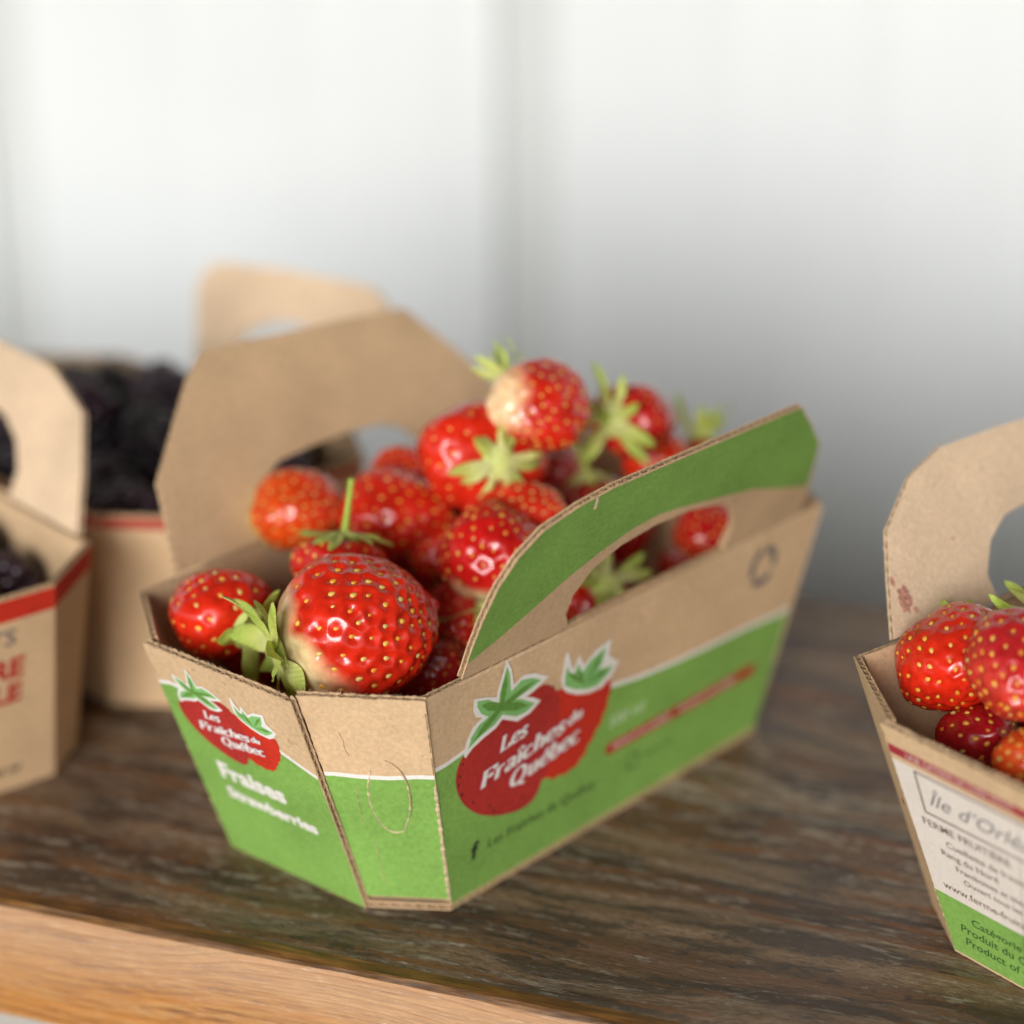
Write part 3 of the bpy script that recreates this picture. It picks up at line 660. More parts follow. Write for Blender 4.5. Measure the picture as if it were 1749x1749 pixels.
ragged_ribbon('pressed_fold', fr, [(33, 59.6), (50, 59.5), (67, 59.5)], .75, .02, KRAFT_LIGHT, o, 22)
o, fr, off = MB['near']
ragged_ribbon('torn_nick', fr, [(-37.2, 42.9), (-36.8, 41.0), (-36.4, 39.2)], 1.9, .08, TORN, o, 31)

def fray(pan, path, count, seed):
    o, fr, off = pan; rr = random.Random(seed); v, f = [], []
    seg = [(Vector(a), Vector(b_)) for a, b_ in zip(path, path[1:])]; ln = [(b_ - a).length for a, b_ in seg]
    for _ in range(count):
        a, b_ = rr.choices(seg, ln)[0]; p = a + (b_ - a) * rr.random(); t = (b_ - a).normalized(); q = Vector((t.y, -t.x)) * rr.choice((1, 1, .7))
        n_ = off / mm - rr.choice((.1, .2, 1.3, 1.4, rr.uniform(.2, 1.3))); d_ = (q + t * rr.uniform(-1.2, 1.2)).normalized(); L_ = rr.uniform(.2, .85); w = rr.uniform(.02, .05); dn = rr.uniform(-.5, .5)
        c1 = p + d_ * L_ * .5 + t * rr.uniform(-.15, .15); c2 = c1 + (d_ + t * rr.uniform(-.9, .9)) * L_ * .5; base = len(v)
        for k_, c in enumerate((p - d_ * .15, c1, c2)):
            ww = w * (1, .8, .25)[k_]
            v += [fr.p((c.x + t.x * ww) * mm, (c.y + t.y * ww) * mm, (n_ + dn * k_ * .3) * mm), fr.p((c.x - t.x * ww) * mm, (c.y - t.y * ww) * mm, (n_ + dn * k_ * .3) * mm), fr.p(c.x * mm, c.y * mm, (n_ + dn * k_ * .3 + ww * 1.5) * mm)]
        for k_ in range(2):
            a0 = base + 3 * k_
            f += [(a0, a0 + 1, a0 + 4, a0 + 3), (a0 + 1, a0 + 2, a0 + 5, a0 + 4), (a0 + 2, a0, a0 + 3, a0 + 5)]
    q = link('frayed_fibres', mesh('frayed_fibres', v, f), o, [TORN]); q['kind'] = 'stuff'
fray(MB['near'], NEAR_OUT[1:-1][::-1], 420, 1)
fray(MB['far'], FAR_OUT[1:-1], 260, 2)
for k_, cnt in (('AB', 420), ('BC', 220), ('CD', 60), ('HA', 60)):
    fr = MB[k_][1]; fray(MB[k_], [(fr.c[2][0] / mm, fr.c[2][1] / mm), (fr.c[3][0] / mm, fr.c[3][1] / mm)][::1], cnt, 5 + cnt)
fr = AB[1]; fray(AB, [(fr.c[1][0] / mm, fr.c[1][1] / mm), (fr.c[2][0] / mm, fr.c[2][1] / mm)], 160, 77)
fray(MB['near'], NEAR_HOLE, 90, 6)

# --- right basket
rt = dict(pos=(.1608, .4855), rot=.6529, H=.0608, plan=tuple(1.0127 * q for q in (.1826, .0947, .0203, .0259, .1363, .07, .0106, .0167)), seed=120, handle_mat=KRAFT_LIGHT,
          handles={'far': dict(outline=[(62.6, .6), (58.2, 13), (54.0, 23.4), (42.5, 33.2), (31, 37.4), (10, 38), (-30, 37.4), (-43, 32), (-54, 23), (-60, 10), (-62, .6)],
                               hole=[(29.5, 1.0), (30, 7), (25.5, 14), (18.5, 18.4), (9, 19.6), (-9, 19.6), (-20, 17.6), (-28, 12), (-30, 5), (-30, 1.0)], tilt=.5346),
                   'near': dict(outline=NEAR_OUT, hole=NEAR_HOLE, tilt=.43)}, rough={'AB': .5 * mm, 'HA': .2 * mm})
RB = carton(rt, 'strawberry basket with an off-white printed label panel, cut off by the right of the frame', 'cardboard berry baskets on the shelf')
o, fr, off = RB['AB']
w_ = lambda v, s_: edge_u(fr, v, s_)
flat('red_band', fr, [[(w_(57.3, -1) + .2, 57.3), (w_(57.3, 1) - 3.5, 56.9), (w_(59.9, 1) - 3.5, 59.5), (w_(59.9, -1) + .2, 59.9)]], .04, DEEP_RED, o)
lettering(fr, 'UNE GÂTERIE DE CHEZ NOUS', -16.6, 57.85, 2.1, .08, MAGENTA, o, bold=.05, sx=1.0)
lettering(fr, 'UNE GÂTERIE DE CHEZ NOUS', -16.6, 57.85, 2.1, .10, CREAM, o, sx=1.0)
flat('label_panel', fr, [[(w_(18.6, -1) + .15, 18.6), (w_(18.6, 1) - .2, 18.6), (w_(55.8, 1) - .2, 55.4), (w_(55.8, -1) + .15, 55.8)]], .04, CREAM, o)
flat('green_print', fr, [[(w_(.4, -1) + .15, .4), (w_(.4, 1) - .2, .4), (w_(18.6, 1) - .2, 18.6), (w_(18.6, -1) + .15, 18.6)]], .05, GREEN, o)
flat('box_frame', fr, [quad(-15.4, 43.2, 21, 43.7), quad(-15.4, 54.6, 21, 55.1), quad(-15.4, 43.7, -14.9, 54.6)], .08, BROWNINK, o)
lettering(fr, 'Île d’Orléans', -13.4, 46.6, 6.0, .08, GREY, o, shear=.45, sx=1.05)
for body, (u, w), size in (('FERME FRUITIÈRE', (-17.0, 39.3), 3.0), ('Cueillette de fraises', (-11.6, 35.2), 2.6), ('Rang du Nord', (-13.8, 31.9), 2.6), ('Framboises et bleuets', (-10.6, 28.6), 2.4), ('Ouvert tous les jours', (-9.2, 25.4), 2.4), ('www.ferme-fruits.ca', (-16.0, 21.0), 3.0)):
    lettering(fr, body, u, w, size, .08, BROWNINK, o, bold=.02, sx=1.05)
lettering(fr, 'Catégorie n° 1', -10.6, 12.4, 3.5, .09, DKGREEN, o, bold=.06, shear=.2)
lettering(fr, 'Produit du Québec', -14.6, 8.6, 3.5, .09, DKGREEN, o, bold=.06, shear=.2)
lettering(fr, 'Product of Québec', -14.2, 4.6, 3.5, .09, DKGREEN, o, bold=.06, shear=.2)
STAIN = paper_mat('berry_juice_on_kraft', (.55, .27, .19), var=.4)
o, fr, off = RB['far']
rr = random.Random(4)
def blot(cx, cy, rx, ry, k=22):
    return [(cx + rx * (1 + .3 * rr.uniform(-1, 1)) * math.cos(a), cy + ry * (1 + .25 * rr.uniform(-1, 1)) * math.sin(a)) for a in np.linspace(0, 2 * math.pi, k + 1)[:-1]]
flat('juice_stain', fr, [blot(56.0, 8.0, 1.9, 3.0), blot(57.6, 12.6, .7, 1.2), blot(53.8, 5.0, .7, .8), blot(36.4, 17, .35, .35)], -(TH / mm) - .04, STAIN, o)

fray(RB['far'], [(62, 1), (58.2, 13), (54, 23.6), (44, 32), (30, 38.2), (10, 39)], 260, 9)
fr = RB['AB'][1]; fray(RB['AB'], [(fr.c[2][0] / mm, fr.c[2][1] / mm), (fr.c[3][0] / mm, fr.c[3][1] / mm)], 260, 10)
# --- blackberry baskets
lf = dict(pos=(-.1771, .5790), rot=-.8791, H=.0591, plan=tuple(.9843 * q for q in (.1750, .0817, .0178, .0201, .1359, .0783, .0106, .0126)), seed=240, handle_mat=KRAFT_LIGHT,
          handles={'far': dict(outline=[(64.6, .6), (60.5, 15), (54, 29), (36, 36.2), (0, 36.6), (-36, 36.2), (-54, 29), (-60, 15), (-64.6, .6)],
                               hole=[(31, 1.0), (32, 8), (28, 15), (20, 19.6), (8, 21), (-8, 21), (-20, 19.6), (-28, 15), (-32, 8), (-31, 1.0)], tilt=.3556)})
LB = carton(lf, 'kraft blackberry basket with red lettering at the left of the frame', 'cardboard berry baskets on the shelf')
bk = dict(pos=(-.1108, .6391), rot=-.7267, H=.0575, plan=tuple(.959 * q for q in (.1478, .0945, .0225, .0181, .1230, .0800, .0186, .0140)), seed=360, handle_mat=KRAFT_LIGHT,
          handles={'far': dict(outline=[(14, .6), (18, 13), (22.5, 26), (19.5, 32.8), (14, 34.5), (-11, 36.8), (-44, 38.3), (-54, 33.5), (-56, 20), (-48, .6)],
                               hole=[(1.5, 1.0), (2, 10), (-1.5, 17), (-11, 22), (-20.7, 23.3), (-31, 22), (-39, 15), (-40, 7), (-38, 1.0)], tilt=.40)})
KB = carton(bk, 'kraft blackberry basket with a red rim, standing behind the green strawberry basket', 'cardboard berry baskets on the shelf')
STRIPE = paper_mat('dull_red_ink', (.42, .065, .045), var=.1)
for BK_, keys in ((LB, ('DE', 'EF', 'FG')), (KB, ('CD', 'DE', 'EF', 'FG'))):
    for k in keys:
        o, fr, off = BK_[k]; top = fr.c[2][1] / mm - .25; lo = top - (6.6 if BK_ is LB else 3.2)
        flat('red_rim', fr, [[(edge_u(fr, lo, -1) + .1, lo), (edge_u(fr, lo, 1) - .1, lo), (edge_u(fr, top, 1) - .1, top), (edge_u(fr, top, -1) + .1, top)]], .05, BRIGHT_RED if BK_ is LB else STRIPE, o)
o, fr, off = LB['EF']
lettering(fr, 'FRUITS', 11.4, 47.4, 7.0, .06, GREY, o, bold=.1, align='RIGHT')
lettering(fr, 'MÛRE', 14.2, 37.2, 8.2, .06, RED, o, bold=.35, align='RIGHT')
lettering(fr, 'LLE', 14.2, 29.4, 8.0, .06, RED, o, bold=.35, align='RIGHT')
lettering(fr, '500 ml', 16.0, 5.6, 3.6, .06, BLACK, o, bold=.1, align='RIGHT')

# ------------------------------------------------------------------ strawberries
def flesh_material():
    m, nt, b = new_mat('strawberry_flesh'); L = nt.links
    at = nt.nodes.new('ShaderNodeAttribute'); at.attribute_name = 'ripeness'
    tc = nt.nodes.new('ShaderNodeTexCoord')
    n1 = nd(nt, 'ShaderNodeTexNoise', Scale=420.0, Detail=4.0); L.new(tc.outputs['Object'], n1.inputs['Vector'])
    n2 = nd(nt, 'ShaderNodeTexNoise', Scale=1500.0, Detail=3.0); L.new(tc.outputs['Object'], n2.inputs['Vector'])
    mx = nd(nt, 'ShaderNodeMix', _data_type='RGBA', _blend_type='MULTIPLY'); mx.inputs['Factor'].default_value = 1.0
    r = ramp(nt, n1.outputs['Fac'], [(.3, (.80, .72, .70)), (.7, (1.0, 1.0, 1.0))])
    L.new(at.outputs['Color'], mx.inputs['A']); L.new(r.outputs[0], mx.inputs['B']); L.new(mx.outputs['Result'], b.inputs['Base Color'])
    b.inputs['Subsurface Weight'].default_value = .30; b.inputs['Subsurface Radius'].default_value = (1.0, .22, .10); b.inputs['Subsurface Scale'].default_value = .0022
    rr_ = nd(nt, 'ShaderNodeMapRange'); L.new(n1.outputs['Fac'], rr_.inputs['Value']); rr_.inputs['To Min'].default_value = .13; rr_.inputs['To Max'].default_value = .36
    L.new(rr_.outputs[0], b.inputs['Roughness']); b.inputs['Specular IOR Level'].default_value = .5; b.inputs['Coat Weight'].default_value = .28; b.inputs['Coat Roughness'].default_value = .06
    bp = nd(nt, 'ShaderNodeBump', Strength=.22, Distance=.0003); L.new(n2.outputs['Fac'], bp.inputs['Height']); L.new(bp.outputs[0], b.inputs['Normal'])
    return m
FLESH = flesh_material()
SEED, nt, b = new_mat('strawberry_seed'); L = nt.links
oi = nt.nodes.new('ShaderNodeObjectInfo'); r = ramp(nt, oi.outputs['Random'], [(0, (.66, .20, .020)), (.35, (.76, .34, .035)), (.75, (.80, .46, .07)), (1, (.66, .50, .16))])
L.new(r.outputs[0], b.inputs['Base Color']); b.inputs['Roughness'].default_value = .35
def leaf_mat(name, c0, c1):
    m, nt, b = new_mat(name); L = nt.links
    tc = nt.nodes.new('ShaderNodeTexCoord')
    n1 = nd(nt, 'ShaderNodeTexNoise', Scale=260.0, Detail=5.0); L.new(tc.outputs['Object'], n1.inputs['Vector'])
    oi = nt.nodes.new('ShaderNodeObjectInfo')
    ad = nd(nt, 'ShaderNodeMath', _operation='MULTIPLY_ADD'); L.new(oi.outputs['Random'], ad.inputs[0]); ad.inputs[1].default_value = .5
    ad2 = nd(nt, 'ShaderNodeMath', _operation='MULTIPLY'); L.new(n1.outputs['Fac'], ad2.inputs[0]); ad2.inputs[1].default_value = .6; L.new(ad2.outputs[0], ad.inputs[2])
    r = ramp(nt, ad.outputs[0], [(.2, c0), (.75, c1)])
    L.new(r.outputs[0], b.inputs['Base Color']); b.inputs['Roughness'].default_value = .55; b.inputs['Specular IOR Level'].default_value = .3
    b.inputs['Subsurface Weight'].default_value = .15; b.inputs['Subsurface Radius'].default_value = (.5, 1.0, .2); b.inputs['Subsurface Scale'].default_value = .0012
    bp = nd(nt, 'ShaderNodeBump', Strength=.3, Distance=.0004); L.new(n1.outputs['Fac'], bp.inputs['Height']); L.new(bp.outputs[0], b.inputs['Normal'])
    return m
def sepal_mat():
    m, nt, b = new_mat('sepal_green'); L = nt.links
    tc = nt.nodes.new('ShaderNodeTexCoord'); sep = nt.nodes.new('ShaderNodeSeparateXYZ'); L.new(tc.outputs['Object'], sep.inputs[0])
    n1 = nd(nt, 'ShaderNodeTexNoise', Scale=420.0, Detail=5.0); L.new(tc.outputs['Object'], n1.inputs['Vector'])
    oi = nt.nodes.new('ShaderNodeObjectInfo')
    def M(op, a, bb):
        q = nd(nt, 'ShaderNodeMath', _operation=op)
        for i, v_ in enumerate((a, bb)):
            if isinstance(v_, (int, float)): q.inputs[i].default_value = v_
            else: L.new(v_, q.inputs[i])
        return q.outputs[0]
    t = M('ADD', M('MULTIPLY', sep.outputs[0], 62.0), M('MULTIPLY', M('SUBTRACT', n1.outputs['Fac'], .5), .5))
    t = M('ADD', t, M('MULTIPLY', M('SUBTRACT', oi.outputs['Random'], .5), .35))
    r = ramp(nt, t, [(.02, (.66, .72, .24)), (.30, (.50, .62, .12)), (.62, (.33, .50, .075)), (.90, (.40, .50, .10)), (1.0, (.40, .32, .10))])
    L.new(r.outputs[0], b.inputs['Base Color']); b.inputs['Roughness'].default_value = .5; b.inputs['Specular IOR Level'].default_value = .3
    b.inputs['Subsurface Weight'].default_value = .4; b.inputs['Subsurface Radius'].default_value = (.7, 1.0, .25); b.inputs['Subsurface Scale'].default_value = .0016
    vein = M('SINE', M('ADD', M('MULTIPLY', M('ABSOLUTE', sep.outputs[1], 0.0), 6500.0), M('MULTIPLY', sep.outputs[0], -3800.0)), 0.0)
    hh = M('ADD', M('MULTIPLY', vein, .35), n1.outputs['Fac'])
    bp = nd(nt, 'ShaderNodeBump', Strength=.45, Distance=.0003); L.new(hh, bp.inputs['Height']); L.new(bp.outputs[0], b.inputs['Normal'])
    return m
SEPAL = sepal_mat()
STEM = leaf_mat('stem_green', (.30, .42, .05), (.46, .52, .10))

def seed_mesh():
    v, f = [], []
    nl, na = 5, 8
    for i in range(nl + 1):
        t = i / nl; z = -1 + 2 * t; r_ = math.sqrt(max(0, 1 - z * z)) * (1 - .28 * z)
        for j in range(na):
            a = 2 * math.pi * j / na; v.append((.00050 * r_ * math.cos(a), .00074 * z, .00030 * r_ * math.sin(a)))
    for i in range(nl):
        for j in range(na):
            f.append((i * na + j, i * na + (j + 1) % na, (i + 1) * na + (j + 1) % na, (i + 1) * na + j))
    return v, f
SEED_V, SEED_F = seed_mesh(); SEED_ME = mesh('seed', SEED_V, SEED_F, True); SEED_ME.materials.append(SEED)

def sepal_mesh(k, length, width, curl, fold, seed, tw=.3):
    """A pointed sepal lying along +x with its base at 0; curl > 0 bends it towards -z (away from the fruit)."""
    rr = random.Random(seed); nu, nv = 12, 4; v, f = [], []
    x = z = 0.0; ang = rr.uniform(-.15, .15); twist = rr.uniform(-tw, tw); side = rr.uniform(-.25, .25); y0 = 0.0
    for i in range(nu + 1):
        t = i / nu
        w = width * (.42 + 2.0 * t) * (1 - t) ** .75 * (1.0 if t < .999 else 0) * .78 + .00008
        for j in range(-nv, nv + 1):
            s_ = j / nv; yy = s_ * w / 2
            zz = z + fold * abs(s_) ** 1.3 * w * .5 * math.cos(ang) + math.sin(twist * t) * yy + .00022 * math.sin(9 * t + 2.4 * s_ + seed)
            xx = x - fold * abs(s_) * w * .3 * math.sin(ang)
            v.append((xx, y0 + yy, zz))
        x += length / nu * math.cos(ang); z -= length / nu * math.sin(ang); ang += curl / nu * (.5 + t); y0 += side * length / nu * t
    wd = 2 * nv + 1; n_ = len(v)
    for i in range(nu):
        for j in range(wd - 1): f.append((i * wd + j, (i + 1) * wd + j, (i + 1) * wd + j + 1, i * wd + j + 1))
    vv = v + [(a, b_, c - .00010) for a, b_, c in v]
    ff = f + [tuple(n_ + q for q in reversed(p)) for p in f]
    rimr = [i * wd for i in range(nu + 1)] + [nu * wd + j for j in range(wd)] + [i * wd + wd - 1 for i in range(nu, -1, -1)]
    for a, b_ in zip(rimr, rimr[1:]): ff.append((a, a + n_, b_ + n_, b_))
    return mesh('sepal', vv, ff, True)
def tube(name, pts, rad, k=8):
    v, f = [], []; pts = [Vector(p) for p in pts]
    for i, p in enumerate(pts):
        t = (pts[min(i + 1, len(pts) - 1)] - pts[max(0, i - 1)]).normalized(); q = t.orthogonal().normalized(); w = t.cross(q)
        for j in range(k):
            a = 2 * math.pi * j / k; v.append(p + (q * math.cos(a) + w * math.sin(a)) * rad[i])
    # orthogonal() may flip between rings, so rings are matched by nearest start
    for i in range(1, len(pts)):
        a0 = v[(i - 1) * k] - pts[i - 1]; best = max(range(k), key=lambda s_: (v[i * k + s_] - pts[i]).dot(a0))
        ringv = v[i * k:(i + 1) * k]; v[i * k:(i + 1) * k] = ringv[best:] + ringv[:best]
    for i in range(len(pts) - 1):
        for j in range(k): f.append((i * k + j, i * k + (j + 1) % k, (i + 1) * k + (j + 1) % k, (i + 1) * k + j))
    f.append(tuple(range(k))[::-1]); f.append(tuple(len(v) - k + q for q in range(k)))
    return mesh(name, v, f, True)
RIPE = np.array((.70, .024, .007)); DARK = np.array((.40, .008, .010)); ORANGE = np.array((.80, .12, .010)); PALE = np.array((.86, .68, .36)); YGREEN = np.array((.66, .58, .10)); SCAR = np.array((.88, .50, .22))
def strawberry_meshes(s):
    """Flesh with a pit round every seed, and the seed places, in a frame whose z runs from the calyx to the tip."""
    R_, L_, sd = s['R'] * mm, s['L'] * mm, s['seed']
    rr = random.Random(sd); nr = np.random.RandomState(sd)
    na, nl = s.get('res', (96, 72)); p1, p2, p3 = rr.uniform(0, 6.28), rr.uniform(0, 6.28), rr.uniform(0, 6.28)
    tm, e1, m1, e2, m2 = s.get('prof', (.38, 2.3, .62, 1.8, .66))
    def prof(q):
        lo = np.clip((tm - q) / tm, 0, 1) * .965; hi = np.clip((q - tm) / (1 - tm), 0, 1) * .998
        return np.where(q < tm, (1 - lo ** e1) ** m1, (1 - hi ** e2) ** m2)
    lob = s.get('lobe', .05); flatk = s.get('flat', .10); bend = s.get('bend', .08)
    def surf(t, ph):
        q = np.clip(t, 0, 1)
        r_ = R_ * prof(q)
        r_ = r_ * (1 + lob * np.sin(2 * ph + p1) * q + lob * .8 * np.sin(3 * ph + p2 + 2 * q) * q ** 1.5 + .03 * np.sin(5 * ph + p3 + 4 * q))
        z = (q - .5) * L_
        z = z - .06 * L_ * np.exp(-(q / .10) ** 2) * -1.0
        x = r_ * np.cos(ph) * (1 + flatk); y = r_ * np.sin(ph) * (1 - flatk)
        x = x + bend * L_ * (q - .3) ** 2 * np.sign(q - .3)
        z = z + lob * 1.2 * R_ * np.sin(ph + p2) * q ** 3 * .8
        return np.stack([x, y, z], -1)
    # seeds on a golden-angle spiral, closer together towards the tip
    N = s.get('nseed', 150); w = np.linspace(0, 1, 400)
    pr = R_ * prof(w) * (1 + 1.3 * w ** 2) + .0006; pr[w < s.get('bare', .13)] *= .05
    cdf = np.cumsum(pr); cdf /= cdf[-1]
    K = N * 9                                             # spread irregularly but evenly: each new seed goes where it is farthest from the others
    ct = np.interp(nr.uniform(0, 1, K), cdf, w); cp = nr.uniform(0, 2 * np.pi, K); CP = surf(ct, cp); wt_ = np.sqrt(1 + 1.3 * ct ** 2) * nr.uniform(.82, 1.0, K)
    best = np.full(K, 9.0); pick = []; i = 0
    for _ in range(N):
        pick.append(i); best = np.minimum(best, np.linalg.norm(CP - CP[i], axis=1)); i = int(np.argmax(best * wt_))
    st, sp = np.clip(ct[pick], 0, .985), cp[pick]
    S0 = surf(st, sp); eps = 1e-3
    def normal(t, ph):
        dt = surf(np.clip(t + eps, 0, 1), ph) - surf(np.clip(t - eps, 0, 1), ph); dp = surf(t, ph + eps) - surf(t, ph - eps)
        n_ = np.cross(dp, dt); n_ /= np.linalg.norm(n_, axis=-1, keepdims=True) + 1e-12; return n_, dt / (np.linalg.norm(dt, axis=-1, keepdims=True) + 1e-12)
    sn, stg = normal(np.clip(st, .02, .98), sp)
    tt = (1 - np.cos(np.pi * np.linspace(0.0, 1.0, nl + 1))) / 2; tt = .75 * tt + .25 * np.linspace(0, 1, nl + 1)
    ph = np.linspace(0, 2 * np.pi, na + 1)[:-1]
    T, Ph = np.meshgrid(tt, ph, indexing='ij'); V = surf(T, Ph).reshape(-1, 3); Nn, _ = normal(np.clip(T, .01, .99), Ph); Nn = Nn.reshape(-1, 3)
    d = np.full(len(V), 1.0)
    for i0 in range(0, len(V), 4000):
        D = np.linalg.norm(V[i0:i0 + 4000, None, :] - S0[None], axis=-1); d[i0:i0 + 4000] = D.min(1)
    pit = s.get('pit', .6) * mm; wid = s.get('pitw', 1.45) * mm
    lump = np.array([mnoise.noise((p[0] * 210, p[1] * 210, p[2] * 210 + sd * 3)) + .6 * mnoise.noise((p[0] * 520, p[1] * 520, p[2] * 520 + sd)) for p in V]) * s.get('lump', .16) * mm
    V = V - Nn * (pit * np.exp(-(d / wid) ** 2) - lump)[:, None]
    S1 = S0 - sn * (pit - .16 * mm)
    # ripeness
    tf, pf = T.ravel(), Ph.ravel()
    nz = np.array([mnoise.noise((p[0] * 160, p[1] * 160, p[2] * 160 + sd)) for p in V])
    base = np.array(s.get('col', RIPE)); shoulder = np.array(s.get('shoulder', PALE)); sw = s.get('sw', .10); side = s.get('side')
    wv = sw * (1 + .35 * np.sin(pf * 2 + p1) + .5 * nz)
    k = np.clip(1 - (tf - wv * .55) / (wv * .9 + 1e-4), 0, 1) ** 1.2 if sw > 0 else np.zeros_like(tf)
    C = base[None] * (1 + .25 * nz)[:, None] * (1 - k)[:, None] + shoulder[None] * k[:, None]
    if s.get('second') is not None:
        dv = np.array(s['qi'] @ Vector(s['second'][1])); dv /= np.linalg.norm(dv); kk = np.clip((Nn @ dv - .30) * 1.9 + .5 * nz, 0, 1) * s['second'][2]
        C = C * (1 - kk)[:, None] + np.array(s['second'][0])[None] * kk[:, None]
    idx = np.arange(na); f = []
    for i in range(nl):
        a = i * na
        f += [(a + j, a + (j + 1) % na, a + na + (j + 1) % na, a + na + j) for j in range(na)]
    f.append(tuple(range(na))[::-1]); f.append(tuple(nl * na + q for q in range(na)))
    me = mesh('flesh', V, f, True)
    ca = me.color_attributes.new('ripeness', 'FLOAT_COLOR', 'POINT')
    ca.data.foreach_set('color', np.concatenate([np.clip(C, 0, 1), np.ones((len(C), 1))], 1).astype(np.float32).ravel())
    me.materials.append(FLESH)
    return me, S1, sn, stg, surf
def seed_frame(p, n_, t):
    n_ = Vector(n_); t = Vector(t); t = (t - n_ * t.dot(n_)).normalized(); x = t.cross(n_)
    M_ = Matrix(((x.x, t.x, n_.x, p[0]), (x.y, t.y, n_.y, p[1]), (x.z, t.z, n_.z, p[2]), (0, 0, 0, 1)))
    return M_
def strawberry(s):
    root = thing('strawberry', s['label'], 'strawberry', s['c'], 0, s['group'])
    ax = Vector(s['axis']).normalized(); q = ax.to_track_quat('Z', 'Y')
    root.rotation_mode = 'QUATERNION'; root.rotation_quaternion = q @ Quaternion((0, 0, 1), s.get('spin', 0.0))
    s['qi'] = root.rotation_quaternion.inverted()
    me, S1, sn, stg, surf = strawberry_meshes(s)
    fl = link('flesh', me, root)
    rr = random.Random(s['seed'] + 50)
    if s.get('picked'):
        for p, n_, t in zip(S1, sn, stg):
            o = bpy.data.objects.new('seed', SEED_ME); col.objects.link(o); o.parent = fl
            k = rr.uniform(.68, 1.12) * s.get('seedk', 1.0)
            o.matrix_local = seed_frame(p, n_, t) @ Matrix.Rotation(rr.uniform(-.25, .25), 4, 'Z') @ Matrix.Scale(k, 4)
    elif len(S1):
        v, f = [], []
        for p, n_, t in zip(S1, sn, stg):
            M_ = seed_frame(p, n_, t) @ Matrix.Scale(.70, 4); b0 = len(v); v += [M_ @ Vector(q_) for q_ in SEED_V]; f += [tuple(b0 + i for i in q_) for q_ in SEED_F]
        o = link('seeds', mesh('seeds', v, f, True), fl, [SEED]); o['kind'] = 'stuff'
    cal = s.get('calyx')
    if cal:
        z0 = -s['L'] * mm * .5 + .06 * s['L'] * mm * .55
        hub_r = cal.get('hub', .0030); hub = []
        v, f = [], []; k = 14
        for i, (r_, z) in enumerate(((1.25, .0007), (1.0, -.0004), (.62, -.0009), (.3, -.0012))):
            for j in range(k): a = 2 * math.pi * j / k; v.append((hub_r * r_ * math.cos(a), hub_r * r_ * math.sin(a), z0 + z))
        for i in range(3):
            for j in range(k): f.append((i * k + (j + 1) % k, i * k + j, (i + 1) * k + j, (i + 1) * k + (j + 1) % k))
        f.append(tuple(range(3 * k, 4 * k))[::-1])
        ch = link('calyx', mesh('calyx', v, f, True), root, [SEPAL])
        n_ = cal.get('n', 9); phase = cal.get('phase', 0.0)
        for i in range(n_):
            ln = cal.get('len', 10) * mm * rr.uniform(.75, 1.2); wd = cal.get('wid', 4.2) * mm * rr.uniform(.8, 1.2)
            c0, c1 = cal.get('curl', (-.3, .9))
            sm = sepal_mesh(i, ln, wd, rr.uniform(c0, c1), rr.uniform(.1, .5), s['seed'] * 31 + i, cal.get('twist', .35))
            o = link('sepal', sm, ch, [SEPAL])
            a = phase + 2 * math.pi * i / n_ + rr.uniform(-.22, .22)
            o.matrix_local = Matrix.Rotation(a, 4, 'Z') @ Matrix.Translation((hub_r * .55, 0, z0 - .0006 - .0003 * (i % 2))) @ Matrix.Rotation(rr.uniform(*cal.get('lift', (-.3, .35))), 4, 'Y')
        if 'stem' in cal:
            pts = [Vector((0, 0, z0 - .0006))]; d_ = Vector((0, 0, -1)); ln, bx, by = cal['stem']
            for i in range(8):
                d_ = (d_ + Vector((bx, by, 0)) / 8).normalized(); pts.append(pts[-1] + d_ * ln * mm / 8)
            link('stem', tube('stem', pts, [.00125, .00095, .0008, .00075, .0007, .0007, .0007, .00075, .0008]), ch, [STEM])
    return root
G1 = 'strawberries heaped in the green basket'
HI = (220, 170)
